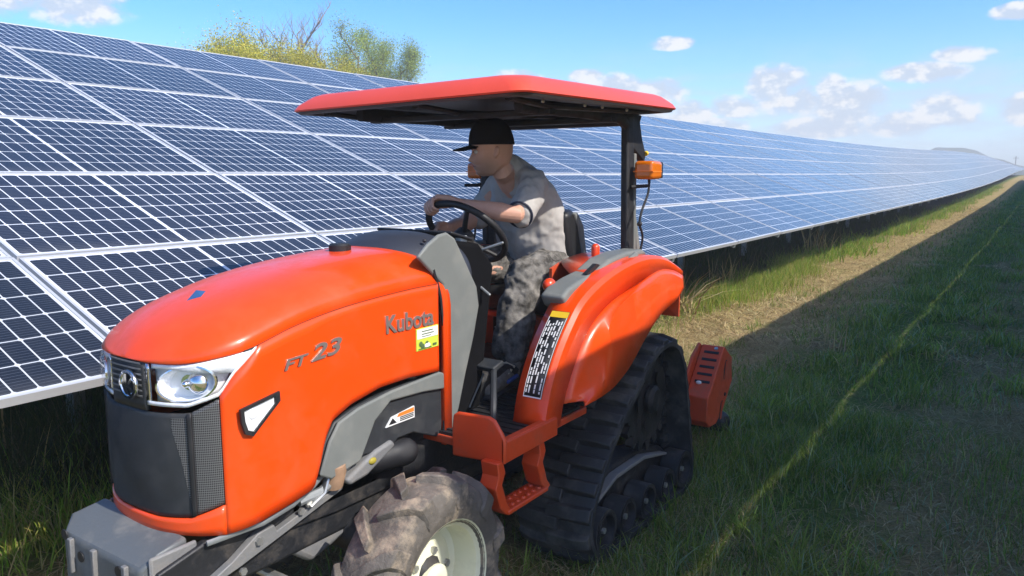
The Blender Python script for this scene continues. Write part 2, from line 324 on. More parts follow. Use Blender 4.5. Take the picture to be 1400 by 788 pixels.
# ------------------------------------------------------------------ ground
def rise(x):                                            # the field climbs a little far down the aisle
    t = max(0.0, min(x, 150.0) - 18.0); return 0.00017 * t * t if t < 60 else 0.00017 * 3600 + (t - 60) * .0204 - .00011 * (t - 60) ** 2


def ground_mat():
    m = bpy.data.materials.new('mown grass and straw'); m.use_nodes = True; nt = m.node_tree; N = nt.nodes; L = nt.links; p = N['Principled BSDF']
    g = N.new('ShaderNodeNewGeometry'); sx = N.new('ShaderNodeSeparateXYZ'); L.new(g.outputs['Position'], sx.inputs[0])
    def noise(sc, det=6, ro=.65, stretch=None):
        n = N.new('ShaderNodeTexNoise'); n.inputs['Scale'].default_value = sc; n.inputs['Detail'].default_value = det; n.inputs['Roughness'].default_value = ro
        mp = N.new('ShaderNodeMapping'); mp.inputs['Scale'].default_value = stretch or (1, 1, 1); L.new(g.outputs['Position'], mp.inputs[0]); L.new(mp.outputs[0], n.inputs['Vector']); return n.outputs['Fac']
    def M(op, a, b=None):
        n = N.new('ShaderNodeMath'); n.operation = op
        for i, v in enumerate((a, b)):
            if v is None: continue
            if isinstance(v, (int, float)): n.inputs[i].default_value = v
            else: L.new(v, n.inputs[i])
        return n.outputs[0]
    def R(v, lo, hi, a=0.0, b=1.0):
        r = N.new('ShaderNodeMapRange'); r.interpolation_type = 'SMOOTHSTEP'
        for k, x in zip(('From Min', 'From Max', 'To Min', 'To Max'), (lo, hi, a, b)): r.inputs[k].default_value = x
        L.new(v, r.inputs['Value']); return r.outputs[0]
    def mix(f, a, b):
        x = N.new('ShaderNodeMix'); x.data_type = 'RGBA'; L.new(f, x.inputs['Factor'])
        for k, c in (('A', a), ('B', b)):
            if isinstance(c, tuple): x.inputs[k].default_value = (*c, 1)
            else: L.new(c, x.inputs[k])
        return x.outputs['Result']
    y = M('ADD', sx.outputs[1], M('MULTIPLY', M('SUBTRACT', noise(.9, 5), .5), 1.1))
    # dry mulch lane between y 1.9 and 3.2, green lane between 0.3 and 1.9, dry again beyond, grass and painted shade under the row
    lane = M('MULTIPLY', R(y, 1.55, 2.2), R(y, 3.75, 3.2)); lane2 = R(y, .80, .40); far = R(sx.outputs[0], 6, 14)
    dry = M('MAXIMUM', lane, M('MULTIPLY', lane2, .8)); dry = M('MULTIPLY', dry, R(noise(2.2, 7), .30, .55, .45, 1))
    straw = mix(R(noise(26, 9, .75), .35, .65), (.33, .235, .11), (.52, .40, .19)); straw = mix(R(noise(60, 6, .7, (.6, 1.5, 1)), .5, .75), straw, (.15, .10, .045))
    green = mix(R(noise(20, 8, .75), .35, .65), (.08, .13, .025), (.16, .21, .045)); green = mix(R(noise(3.5, 6), .55, .75), green, (.19, .18, .07))
    c = mix(dry, green, straw)
    c = mix(R(noise(9, 8, .7), .58, .75, 0, .7), c, (.085, .062, .04)); c = mix(R(y, 3.9, 4.4), c, (.05, .045, .028))  # last mix darkens the ground under the panels: their shade, painted in
    L.new(c, p.inputs['Base Color']); p.inputs['Roughness'].default_value = .95; p.inputs['Specular IOR Level'].default_value = .1
    bp = N.new('ShaderNodeBump'); bp.inputs['Strength'].default_value = .9; bp.inputs['Distance'].default_value = .03
    L.new(M('ADD', noise(45, 8, .75), M('MULTIPLY', noise(11, 5), .7)), bp.inputs['Height']); L.new(bp.outputs[0], p.inputs['Normal'])
    return m


xs = [-400, -200, -100, -40, -15] + [-6 + .25 * i for i in range(96)] + [18 + 2 * i for i in range(67)] + [160, 200, 260, 330, 400, 470]
ys = [-400, -200, -100, -50, -20, -8] + [-4 + .25 * i for i in range(48)] + [8 + 2 * i for i in range(12)] + [40, 60, 100, 160, 250, 400]
b = B(); nx = len(xs)
for yy in ys:
    for xx in xs:
        near = 1.0 if (-6 <= xx <= 30 and -4 <= yy <= 8) else 0.0
        h = near * (.014 * sin(xx * 2.3 + 1.3 * yy) + .012 * sin(xx * 5.1 - yy * 3.7 + 1) + .01 * sin(yy * 6.1 + xx)) - .02 * near
        b.v.append((xx, yy, rise(xx) + h))
b.f = [(j * nx + i, j * nx + i + 1, (j + 1) * nx + i + 1, (j + 1) * nx + i) for j in range(len(ys) - 1) for i in range(nx - 1)]; b.m = [0] * len(b.f)
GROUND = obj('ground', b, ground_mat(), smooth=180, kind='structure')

# ------------------------------------------------------------------ solar rows
TILT = rad(20.64); PW, PH = 1.737, 1.06; FW, FH, FT = 1.716, 1.041, .035   # pitch and module size
ct, st = cos(TILT), sin(TILT)


def make_module():
    "laminate face in local metres: x along the row, y up the slope, z out of the face"
    g = bpy.data.meshes.new('solar_panel'); i = .013
    g.from_pydata([(i, i, .031), (FW - i, i, .031), (FW - i, FH - i, .031), (i, FH - i, .031), (i, i, .026), (FW - i, i, .026), (FW - i, FH - i, .026), (i, FH - i, .026)], [],
                  [(0, 1, 2, 3), (7, 6, 5, 4), (0, 4, 5, 1), (1, 5, 6, 2), (2, 6, 7, 3), (3, 7, 4, 0)])
    u = g.uv_layers.new(name='UVMap')
    for lp in g.loops: v = g.vertices[lp.vertex_index].co; u.data[lp.index].uv = (v.x - i, v.y - i)
    g.materials.append(CELLS); g.materials.append(BACK); g.polygons[1].material_index = 1
    b = B(); a = .0125
    for x0, x1, y0, y1 in ((0, FW, 0, a), (0, FW, FH - a, FH), (0, a, a + .0003, FH - a - .0003), (FW - a, FW, a + .0003, FH - a - .0003)): b.box(x0, x1, y0, y1, 0, FT)
    f = bpy.data.meshes.new('frame'); f.from_pydata(b.v, [], b.f); f.materials.append(ALU)
    return g, f


PANEL, FRAME = make_module()
RX = Matrix.Rotation(TILT, 4, 'X')


def solar_row(x0, y0, z0, c0, c1, cap, label, gap=0.0, post_y=(2.6, 5.0)):
    "one long tilted row; x0 is a module edge, (y0, z0) the lower edge"
    root = empty('solar_array', (x0 + c0 * PW, y0 + 2.4, 0), label, 'solar panels', None); base = Vector(root.location)
    def at(c, r, lift=0.0):
        x = x0 + c * PW; g_ = gap if r == 5 else 0; return Vector((x + (PW - FW) / 2, y0 + (r * PH + g_) * ct - lift * st + .0095 * ct, z0 + rise(x + .5) + (r * PH + g_) * st + lift * ct + .0095 * st))
    n = 0; far = B(); farf = B(); uvs = []
    for c in range(c0, c1):
        dz = math.atan2(rise(x0 + (c + 1) * PW) - rise(x0 + c * PW), PW); RZ = Matrix.Rotation(-dz, 4, 'Y')
        for r in range(6):
            if n < cap:
                p = bpy.data.objects.new('solar_panel', PANEL); COL.objects.link(p); p.parent = root
                jit = random.gauss(0, .0013); p.location = at(c, r) - base; p.rotation_euler = (RZ @ Matrix.Rotation(jit, 4, 'Y') @ RX @ Matrix.Rotation(random.gauss(0, .0016), 4, 'X')).to_euler()
                f = bpy.data.objects.new('frame', FRAME); COL.objects.link(f); f.parent = p
                n += 1
            else:
                T = Matrix.Translation(at(c, r)) @ RZ @ RX; i = .013
                vs = [T @ Vector(q) for q in ((i, i, .031), (FW - i, i, .031), (FW - i, FH - i, .031), (i, FH - i, .031))]; farf.add([T @ Vector(q) for q in ((i, i, .026), (FW - i, i, .026), (FW - i, FH - i, .026), (i, FH - i, .026))], [(3, 2, 1, 0)], 1); far.add(vs, [(0, 1, 2, 3)]); uvs += [(0, 0), (FW - 2 * i, 0), (FW - 2 * i, FH - 2 * i), (0, FH - 2 * i)]
                a = .0125
                for bx in ((0, FW, 0, a), (0, FW, FH - a, FH), (0, a, a, FH - a), (FW - a, FW, a, FH - a)):
                    farf.box(*bx, 0, FT, 0, T)
    if far.v:
        me = bpy.data.meshes.new('far_panels'); me.from_pydata([Vector(q) - base for q in far.v], [], far.f); u = me.uv_layers.new(name='UVMap')
        for lp in me.loops: u.data[lp.index].uv = uvs[lp.vertex_index]
        me.materials.append(CELLS); o = bpy.data.objects.new('far_solar_panels', me); COL.objects.link(o); o.parent = root; o['kind'] = 'stuff'
        obj('far_frames', farf, [ALU, BACK], root, smooth=0, kind='stuff')
    rl = B(); pst = B(); beam = B()
    S = 6 * PH
    for c in range(c0, c1 + 1):
        x = x0 + c * PW; zz = z0 + rise(x)
        def q(s, l): return Vector((x, y0 + s * ct - l * st, zz + s * st + l * ct))
        # rail strip closing the gap under each seam
        a, e = q(.03, -.002), q(S - .03, -.002); w = Vector((.032, 0, 0)); nrm = Vector((0, -st, ct)) * -.05
        rl.extr([a - w, a + w, e + w, e - w], nrm)
    for s in (.7, 2.3, 4.0, 5.65):                        # purlins along the row
        for c in range(c0, c1, 8):
            xa, xb = x0 + c * PW, x0 + min(c + 8, c1) * PW - .01
            A = Vector((xa, y0 + s * ct + .055 * st, z0 + rise(xa) + s * st - .055 * ct)); E = Vector((xb, A.y, z0 + rise(xb) + s * st - .055 * ct))
            w = Vector((0, .03 * ct, .03 * st)); beam.extr([A - w, A + w, A + w + Vector((0, st, -ct)) * .06, A - w + Vector((0, st, -ct)) * .06], E - A)
    obj('rail', rl, RAIL, root, smooth=0); obj('purlin', beam, GALV, root, smooth=0)
    for c in range(c0, min(c1, c0 + 64), 2):              # pairs of posts with a sloping girder
        x = x0 + c * PW + .9; zz = z0 + rise(x); pr = B()
        for s in post_y:
            top = zz + s * st - .16; pr.box(x - .04, x + .04, y0 + s * ct - .05, y0 + s * ct + .05, rise(x) - .4, top)
            po = obj('post', pr, GALV, root, smooth=0); pr = B()
        A = Vector((x, y0 + .35 * ct + .12 * st, zz + .35 * st - .12 * ct)); E = Vector((x, y0 + (S - .35) * ct + .12 * st, zz + (S - .35) * st - .12 * ct))
        g = B(); w = Vector((.03, 0, 0)); n_ = Vector((0, st, -ct)) * .09; g.extr([A - w, A + w, A + w + n_, A - w + n_], E - A); obj('girder', g, GALV, root, smooth=0)
    return root


solar_row(1.590, 2.785, .928, -2, 88, 300, 'long tilted row of dark blue solar panels with white frames behind the tractor')
# the next row of the field, behind the photographer: it shades the aisle
solar_row(1.80, -.88 - 6 * PH * ct, .92, 0, 58, 0, 'second row of solar panels across the aisle, shading the tractor and the grass', gap=.014)

# ------------------------------------------------------------------ tractor
YC = 2.10
TR = empty('tractor', (2.6, YC, 0), 'orange compact tractor with red canopy, front tyres and rear rubber crawler tracks', 'tractor')
HW, NX0, NL, NN = .305, 1.143, .215, 2.5                # bonnet half width and nose rounding (plan view)


def lerp(t, tab):
    for (a, b), (c, d) in zip(tab, tab[1:]):
        if t <= c: return b + (d - b) * max(0.0, min(1.0, (t - a) / (c - a)))
    return tab[-1][1]


def smooth_tab(t, tab):
    "Catmull-Rom through the table"
    n = len(tab)
    if t <= tab[0][0]: return tab[0][1]
    for i in range(n - 1):
        a, c = tab[i][0], tab[i + 1][0]
        if t <= c:
            k = (t - a) / (c - a); p1, p2 = tab[i][1], tab[i + 1][1]
            m1 = (p2 - tab[i - 1][1]) / (c - tab[i - 1][0]) * (c - a) if i > 0 else p2 - p1
            m2 = (tab[i + 2][1] - p1) / (tab[i + 2][0] - a) * (c - a) if i + 2 < n else p2 - p1
            return (2 * k**3 - 3 * k * k + 1) * p1 + (k**3 - 2 * k * k + k) * m1 + (-2 * k**3 + 3 * k * k) * p2 + (k**3 - k * k) * m2
    return tab[-1][1]


# arc length table of the plan curve from the nose centre round to the side
_ph = [i / 160 for i in range(161)]
def _plan(k):
    y = HW * sin(k * PI / 2) ** (2 / NN * 1.0); a = min(y / HW, 1.0)
    return NX0 + NL * (1 - math.sqrt(max(0.0, 1 - a ** NN))), y
_pp = [_plan(k) for k in _ph]; _arc = [0.0]
for (a, b_), (c, d) in zip(_pp, _pp[1:]): _arc.append(_arc[-1] + math.hypot(c - a, d - b_))
SN = _arc[-1]                                           # arc length of the rounded nose


def plan(s, off=0.0):
    "point and outward normal on the bonnet's plan outline; s < 0 is the near (left) side"
    sg = -1 if s < 0 else 1; t = abs(s)
    if t >= SN: x, y, nx_, ny_ = NX0 + NL + (t - SN), HW, 0.0, 1.0
    else:
        i = 0
        while _arc[i + 1] < t: i += 1
        k = (t - _arc[i]) / (_arc[i + 1] - _arc[i] + 1e-12); x = _pp[i][0] + k * (_pp[i + 1][0] - _pp[i][0]); y = _pp[i][1] + k * (_pp[i + 1][1] - _pp[i][1])
        lo, hi = max(0, i - 3), min(160, i + 4); tx, ty = _pp[hi][0] - _pp[lo][0], _pp[hi][1] - _pp[lo][1]; l = math.hypot(tx, ty); nx_, ny_ = -ty / l, tx / l
    return Vector((x + nx_ * off, YC + sg * (y + ny_ * off), 0))


def s_at_x(x): return SN + (x - NX0 - NL)
def s_at_y(y):
    for i, q in enumerate(_pp):
        if q[1] >= y: return _arc[i]
    return SN


def shell(name, s0, s1, zlo, zhi, m, off=0.0, ns=40, nz=10, thick=.012, parent=TR, bulge=0.0, uv=False, **kw):
    "a panel of the bonnet's skin between arc lengths s0..s1 and the heights zlo(s)..zhi(s)"
    def fn(u, v):
        s = s0 + (s1 - s0) * u; a, e = zlo(abs(s)), zhi(abs(s)); p = plan(s, off + bulge * sin(PI * v) * sin(PI * u)); p.z = a + (e - a) * v; return p
    b = B().grid(fn, ns, nz); o = obj(name, b, m, parent, smooth=50, solid=thick, **kw)
    if uv:
        me = o.data; u_ = me.uv_layers.new(name='UVMap')
        for lp in me.loops:
            co = me.vertices[lp.vertex_index].co; u_.data[lp.index].uv = (co.x + co.y * (.9 if s1 > 0 else -.9), co.z)
    return o


X_END = 2.150
CREASE = [(NX0, 1.19), (1.18, 1.192), (1.25, 1.206), (1.347, 1.223), (1.483, 1.257), (1.626, 1.280), (1.783, 1.295), (1.996, 1.306), (2.166, 1.308)]
HTOP = [(NX0, 1.195), (1.165, 1.222), (1.21, 1.262), (1.30, 1.308), (1.40, 1.343), (1.569, 1.385), (1.75, 1.411), (1.965, 1.428), (2.10, 1.432), (2.2, 1.43)]


def crease(s): return smooth_tab(plan(abs(s)).x, CREASE)


def hood_fn(u, v):
    # u along the outline (nose centre -> rear), v from the crease to the centre line; mirrored by the caller
    s = SMAX * u ** 1.15; pb = plan(s); zc = crease(s); yb = abs(pb.y - YC)
    xc = NX0 + .0 + (X_END - NX0) * (u ** 1.35)
    t = sin(v * PI / 2); y = yb * (1 - t); k = (1 - t)
    w = (1 - k ** 2.7) ** (1 / 1.55) if k < 1 else 0
    x = pb.x + (xc - pb.x) * (1 - k ** 1.0); zt = smooth_tab(x, HTOP)
    return Vector((x, y, zc + (zt - zc) * w))


SMAX = s_at_x(X_END)
b = B()
for sg in (-1, 1): b.grid(lambda u, v: (lambda p: Vector((p.x, YC + sg * p.y, p.z)))(hood_fn(u, v)), 60, 22)
HOOD = obj('bonnet', b, ORANGE, TR, smooth=60, solid=.01)

# side skins: bottom edge runs up and over the grey engine cover
BOT = [(1.14, .70), (1.25, .695), (1.35, .708), (1.47, .724), (1.542, .738), (1.555, .77), (1.568, .80), (1.593, .883), (1.626, .934), (1.705, .966), (1.84, .991), (1.99, .993), (2.17, .981)]
SD = s_at_y(.272); XS = 1.275                           # where the dark nose meets the orange side
def bot(s): return lerp(plan(s).x, BOT)
def lampbot(s): return lerp(s, [(s_at_y(.085), 1.066), (s_at_y(.21), 1.067), (s_at_y(.272), 1.095), (s_at_y(.29), 1.15), (SN * 1.0, 1.215)])
for sg in (-1, 1):
    shell('side_panel', sg * SD, sg * SMAX, bot, lambda s: min(crease(s) - .0025, lampbot(s) if s < SN else 9), ORANGE, ns=70, nz=14)
    if sg < 0: shell('chin_panel', -SD, SD, bot, lambda s: lerp(s, [(0, .742), (s_at_y(.1), .741), (s_at_y(.2), .748), (SD, .782)]), ORANGE, ns=44, nz=4)
# nose: centre strip, grille, side grilles
def gtop(s): return lerp(s, [(0, 1.052), (s_at_y(.085), 1.046), (s_at_y(.21), 1.05), (SD, 1.088)])
def gbot(s): return lerp(s, [(0, .746), (s_at_y(.1), .745), (s_at_y(.2), .752), (SD, .786)])
SG = s_at_y(.213)
GR = shell('grille', -SG, SG, gbot, gtop, DGREY, off=-.004, ns=50, nz=24, bulge=.016)
shell('grille_badge_strip', -s_at_y(.083), s_at_y(.083), lambda s: 1.05, lambda s: crease(s) - .004, DGREY, off=-.002, ns=14, nz=8)
b = B()
for k in range(7):
    z = 1.088 + k * .0155
    for i in range(14):
        s = -s_at_y(.075) + 2 * s_at_y(.075) * i / 13; p = plan(s, .0005); q = plan(s, .0035); b.v += [(p.x, p.y, z), (q.x, q.y, z), (q.x, q.y, z + .004), (p.x, p.y, z + .004)]
    o = len(b.v) - 56
    for i in range(13):
        for a, c in ((0, 1), (1, 2), (2, 3)): b.f.append((o + i * 4 + a, o + i * 4 + c, o + i * 4 + 4 + c, o + i * 4 + 4 + a)); b.m.append(0)
obj('louvre_lines', b, mat('grey louvre', (.16, .16, .16), .4), TR, smooth=0)
for sg in (-1, 1):
    shell('side_grille', sg * (SG + .004), sg * SD, gbot, gtop, GRILLE, off=-.004, ns=12, nz=24, uv=True)
    shell('grille_rib', sg * (SG - .006), sg * (SG + .006), gbot, gtop, BLACK, off=.004, ns=4, nz=20)
    def strip_fn(u, v, sg=sg):
        s_ = SG - .055 + .047 * u; lo = lerp(s_, [(SG - .055, 1.01), (SG - .03, .92), (SG - .010, .79)]); hi = gtop(s_) - .012; z = lo + (hi - lo) * v
        bl = .016 * sin(PI * (z - gbot(s_)) / (gtop(s_) - gbot(s_))) * sin(PI * (s_ + SG) / (2 * SG)); p = plan(sg * s_, -.004 + bl + .0012); p.z = z; return p
    ms = obj('mesh_strip', B().grid(strip_fn, 10, 24), GRILLE, TR, smooth=60); u_ = ms.data.uv_layers.new(name='UVMap')
    for lp in ms.data.loops: co = ms.data.vertices[lp.vertex_index].co; u_.data[lp.index].uv = (co.x + co.y * .9 * sg, co.z)
    # headlamp: frame, bowls, lens, glass
    si, so_ = s_at_y(.087), SN * .995
    def lt(s): return crease(s) - .006
    def lb(s): return min(lampbot(s) + .004, lt(s) - .002)
    H = shell('headlamp', sg * si, sg * so_, lb, lt, REFL, off=-.034, ns=30, nz=10, thick=.004)
    base = H
    shell('lamp_bezel', sg * si, sg * (si + .012), lambda s: 1.07, lt, CHROME, off=-.002, ns=4, nz=8, parent=H, thick=.006)
    shell('lamp_bezel', sg * si, sg * so_, lambda s: lb(s) - .002, lambda s: lb(s) + .009, REFL, off=-.001, ns=30, nz=3, parent=H, thick=.005)
    shell('lamp_bezel', sg * (si + .02), sg * so_, lambda s: lt(s) - .012 - .03 * max(0, (s - si - .09) / .14), lambda s: lt(s), REFL, off=-.006, ns=30, nz=3, parent=H, thick=.005)
    sc_ = s_at_y(.205); pc = plan(sg * sc_, -.006); nrm = (plan(sg * sc_, 1.0) - plan(sg * sc_, 0)).normalized(); c = Vector((pc.x, pc.y, 1.132))
    tg = Vector((0, 0, 1)).cross(nrm).normalized(); tg = tg if tg.x > 0 else -tg
    def oval(bb):
        out = []
        for p in bb.v:
            q = Vector(p) - c; a = q.dot(tg); q = q + tg * (a * .34); q.z = q.z * .80 + a * .16; out.append(tuple(c + q + Vector((.004, 0, 0))))
        bb.v = out; return bb
    b = oval(B().lathe(c, nrm, [(.004, -.05), (.028, -.046), (.046, -.03), (.057, -.012), (.060, -.006), (.062, -.004)], 32)); obj('lamp_bowl', b, REFL, H, smooth=60)
    obj('lamp_ring', oval(B().lathe(c, nrm, [(.060, -.006), (.065, -.006), (.065, .0), (.061, .001), (.060, -.006)], 36)), CHROME, H, smooth=40)
    obj('bulb', B().limb([c - nrm * .04, c - nrm * .006], .011, 12).disc(c - nrm * .03, nrm, .022, .004, 18), CHROME, H, smooth=40)
    # lower bowl with blue sky in it
    obj('lamp_bowl', B().ball(c + tg * .032 - nrm * .03, (.036, .036, .036), 16), CHROME, H)
    shell('lamp_glass', sg * si, sg * so_, lb, lt, CLEAR, off=.002, ns=30, nz=8, parent=H, thick=.003, bulge=.008)
    # small side marker lamp let into the orange side
    yq = 1.0 if sg < 0 else -1.0; Yp = YC + sg * HW
    mk = PL([(328, 561), (378, 537), (379, 549), (345, 594), (335, 592), (330, 578)], 1.795)
    mk = [(x if x > 1.30 else 1.30 + (x - 1.30), z) for x, z in mk]; cx = sum(q[0] for q in mk) / 6; cz = sum(q[1] for q in mk) / 6
    def ins(k): return [(cx + (x - cx) * k, cz + (z - cz) * k) for x, z in mk]
    d = sg
    rim = B(); o1, o2 = ins(1.08), ins(.84)
    for i in range(6):
        j = (i + 1) % 6
        for (A, Ay), (E, Ey) in (((o1, 0), (o1, .008)), ((o1, .008), (o2, .008)), ((o2, .008), (o2, -.012))):
            rim.add([(A[i][0], Yp + d * Ay + 0, A[i][1]), (A[j][0], Yp + d * Ay, A[j][1]), (E[j][0], Yp + d * Ey, E[j][1]), (E[i][0], Yp + d * Ey, E[i][1])], [(0, 1, 2, 3)])
    mkr = obj('marker_lamp', rim, BLACK, TR, smooth=30)
    obj('reflector', B().prism(ins(.86), Yp + d * .001, Yp + d * .002).ball((cx - .01, Yp + d * .001, cz + .008), (.018, .004, .018), 14), REFL, mkr, smooth=40)
    obj('lens', B().prism(ins(.83), Yp + d * .004, Yp + d * .008), CLEAR, mkr, smooth=20)
# badge on the nose: ring and a faceted K
cb = plan(.0, .0); cb = Vector((NX0 - .006, YC - .030, 1.121)); ax = Vector((-1, -.02, 0.02))
BD = obj('badge', B().lathe(cb, ax, [(.030, 0), (.041, 0), (.043, .004), (.041, .009), (.033, .010), (.030, .006), (.030, 0)], 36), CHROME, TR, smooth=50)
BD2 = B(); BD2.disc(cb, ax, .031, .003, 28, 0)
def kp(u, v): return Vector((cb.x - .0065, cb.y - u, cb.z + v))
KM = [[(-.012, -.028), (-.002, -.030), (-.001, .030), (-.012, .028)], [(.000, .002), (.022, .022), (.026, .014), (.008, -.001)], [(.003, .003), (.012, -.002), (.024, -.018), (.016, -.025), (.000, -.006)], [(-.028, .0), (-.014, .026), (-.014, -.026)]]
for poly in KM: BD2.extr([kp(*q) for q in poly], (-.0035, 0, 0), 1)
obj('badge_mark', BD2, [INK, CHROME], BD, smooth=20)
# chrome diamond on the bonnet top
b = B(); hz = smooth_tab(1.375, HTOP)
b.add([(1.335, YC, hz - .018), (1.375, YC - .030, hz - .003), (1.42, YC, hz + .008), (1.375, YC + .030, hz - .003), (1.378, YC, hz + .018)], [(0, 1, 4), (1, 2, 4), (2, 3, 4), (3, 0, 4), (3, 2, 1, 0)])
obj('bonnet_badge', b, CHROME, TR, smooth=0)
# black cap of the filler at the back of the bonnet
obj('filler_cap', B().lathe((1.965, YC, 1.418), (0, 0, 1), [(.001, 0), (.036, 0), (.04, .006), (.04, .028), (.034, .034), (.001, .034)], 20), BLACK, TR, smooth=30)
# dark seams of the bonnet
for sg in (-1, 1):
    b = B(); b.tube([(lambda p: (p.x, p.y, crease(SN * .9 + (SMAX - SN * .9) * i / 40) - .001))(plan(sg * (SN * .9 + (SMAX - SN * .9) * i / 40), -.0045)) for i in range(41)], .0045, 6)
    obj('bonnet_seam', b, INK, TR)

# orange hoop behind the bonnet
def hoop(name, x0, x1, grow, m, zlow, lean, n=26, rnd=2.6, top=0.0, thick=.012, hw=HW, ztop=None):
    b = B()
    def prof(k):
        t = -PI / 2 + PI * k; zc = 1.22; hy = hw + grow
        c_, s_ = sin(t), cos(t); zt = (ztop or smooth_tab(x0, HTOP)) + grow + top
        y = hy * (1 if c_ > 0 else -1) * abs(c_) ** (2 / rnd); z = zc + (zt - zc) * abs(s_) ** (2 / rnd); return y, z
    ring = [(-(hw + grow), zlow)] + [prof(i / n) for i in range(n + 1)] + [(hw + grow, zlow)]
    sec = []
    for x in (x0, x1):
        for y, z in ring: sec.append(Vector((x + lean(z), YC + y, z)))
    k = len(ring); b.add(sec, [(i, i + 1, k + i + 1, k + i) for i in range(k - 1)])
    return obj(name, b, m, TR, smooth=50, solid=thick)
LN = lambda z: lerp(z, [(.68, .02), (.83, .035), (1.07, .04), (1.27, .015), (1.38, -.03), (1.5, -.055)])
hoop('bonnet_hoop', 2.157, 2.198, .002, ORANGE, .69, LN, thick=.02)
zz = [.7 + .55 * i / 8 for i in range(9)]
for sg in (-1, 1): obj('hoop_seam', B().tube([(2.153 + LN(z), YC + sg * (HW - .006), z) for z in zz + [1.3, 1.36]], .006, 6), INK, TR)

# grey dashboard cowl
b = B()
cs = [(2.04, .06, 1.395, 2.2), (2.07, .15, 1.425, 2.2), (2.11, .21, 1.452, 2.3), (2.17, .255, 1.474, 2.4), (2.24, .285, 1.482, 2.6), (2.30, .298, 1.480, 2.7), (2.36, .300, 1.464, 2.8)]
def cowl_fn(u, v):
    i = u * (len(cs) - 1); k = min(int(i), len(cs) - 2); t = i - k; a, e = cs[k], cs[k + 1]; x, hw, zt, rn = (a[j] + (e[j] - a[j]) * t for j in range(4))
    th = -PI / 2 + PI * v; y = hw * (1 if sin(th) > 0 else -1) * abs(sin(th)) ** (2 / rn); z = 1.30 + (zt - 1.30) * abs(cos(th)) ** (2 / 2.3)
    return Vector((x, YC + y, z))
b.grid(cowl_fn, 26, 30)
obj('dashboard_cowl', b, mat('blue grey cowl top', (.028, .032, .045), .55, bump=.05, bscale=400), TR, smooth=60, solid=.01)
side = PL([(571, 352), (585, 334), (600, 321), (611, 318), (622, 326), (634, 352), (652, 392), (655, 418), (648, 460), (637, 510), (628, 556), (614, 610), (612, 480), (606, 390)], 1.80)
for sg in (-1, 1):
    obj('cowl_side', B().prism(side if sg < 0 else [(max(x, 2.2), min(z, 1.38)) for x, z in side if x > 2.15 or z < 1.3], YC + sg * .285, YC + sg * .302), GREY, TR, bevel=.01, seg=3)
obj('cowl_screw', B().ball((2.20, YC - .20, 1.455), .008, 8), BLACK, TR)
# dashboard, column, instruments
b = B().prism([(2.34, 1.45), (2.50, 1.425), (2.60, 1.33), (2.56, 1.10), (2.50, .74), (2.28, .74), (2.28, 1.40)], YC - .235, YC + .27)
obj('dashboard', b, mat('matt black lining', (.006, .006, .007), .95, spec=.08), TR, bevel=.02, seg=3)
b = B().prism([(2.46, 1.44), (2.60, 1.395), (2.66, 1.33), (2.62, 1.22), (2.54, 1.18), (2.44, 1.30)], YC - .12, YC + .12)
obj('column_shroud', b, SEATM, TR, bevel=.025, seg=3)
obj('instrument_panel', B().extr([(2.36, YC - .2, 1.468), (2.36, YC + .2, 1.468), (2.50, YC + .2, 1.432), (2.50, YC - .2, 1.432)], (0, 0, .014)), BLACK, TR, bevel=.006)
for i, (x, y, w) in enumerate(((2.46, YC - .17, .022), (2.575, YC - .05, .02), (2.50, YC + .02, .012))):
    obj('switch', B().box(x - w, x + w, y - .015, y + .015, 1.43 - (x - 2.44) * .3, 1.462 - (x - 2.44) * .3), WHITE if i < 2 else GREY, TR, bevel=.004)
for p0, p1 in (((2.56, YC - .10, 1.36), (2.62, YC - .26, 1.42)), ((2.52, YC - .13, 1.30), (2.50, YC - .28, 1.22))):
    obj('column_lever', B().limb([p0, p1], .006, 8), GALV, TR)
for x, z in ((2.565, 1.26), (2.545, 1.18), (2.53, 1.09), (2.515, .98)): obj('screw', B().ball((x + .02, YC - .16, z), .009, 8), STEEL, TR)
SWC = Vector((2.78, 2.15, 1.44)); SA = rad(45); SU = Vector((cos(SA), 0, -sin(SA))); SV = Vector((0, 1, 0)); SNM = SU.cross(SV)
def wheel_pt(t, r=.19): return SWC + (SU * cos(t) + SV * sin(t)) * r
b = B(); nr, nt_ = 48, 10
b.grid(lambda u, v: wheel_pt(2 * PI * u, .19 + .0155 * cos(2 * PI * v)) + SNM * (.0155 * sin(2 * PI * v)), nr, nt_, 0, True)
SW = obj('steering_wheel', b, BLACK, TR, smooth=180)
b = B()
for t in (PI * .5, PI * 1.17, PI * 1.83): b.tube([SWC - SNM * .03, SWC - SNM * .02 + (wheel_pt(t) - SWC) * .5, wheel_pt(t)], [.013, .012, .01], 8)
obj('spoke', b, BLACK, SW)
obj('hub', B().lathe(SWC - SNM * .05, SNM, [(.001, 0), (.045, 0), (.05, .02), (.042, .045), (.001, .05)], 24), BLACK, SW, smooth=40)
obj('steering_column', B().limb([SWC - SNM * .04, SWC - SNM * .34], [.045, .06], 14), BLACK, TR)

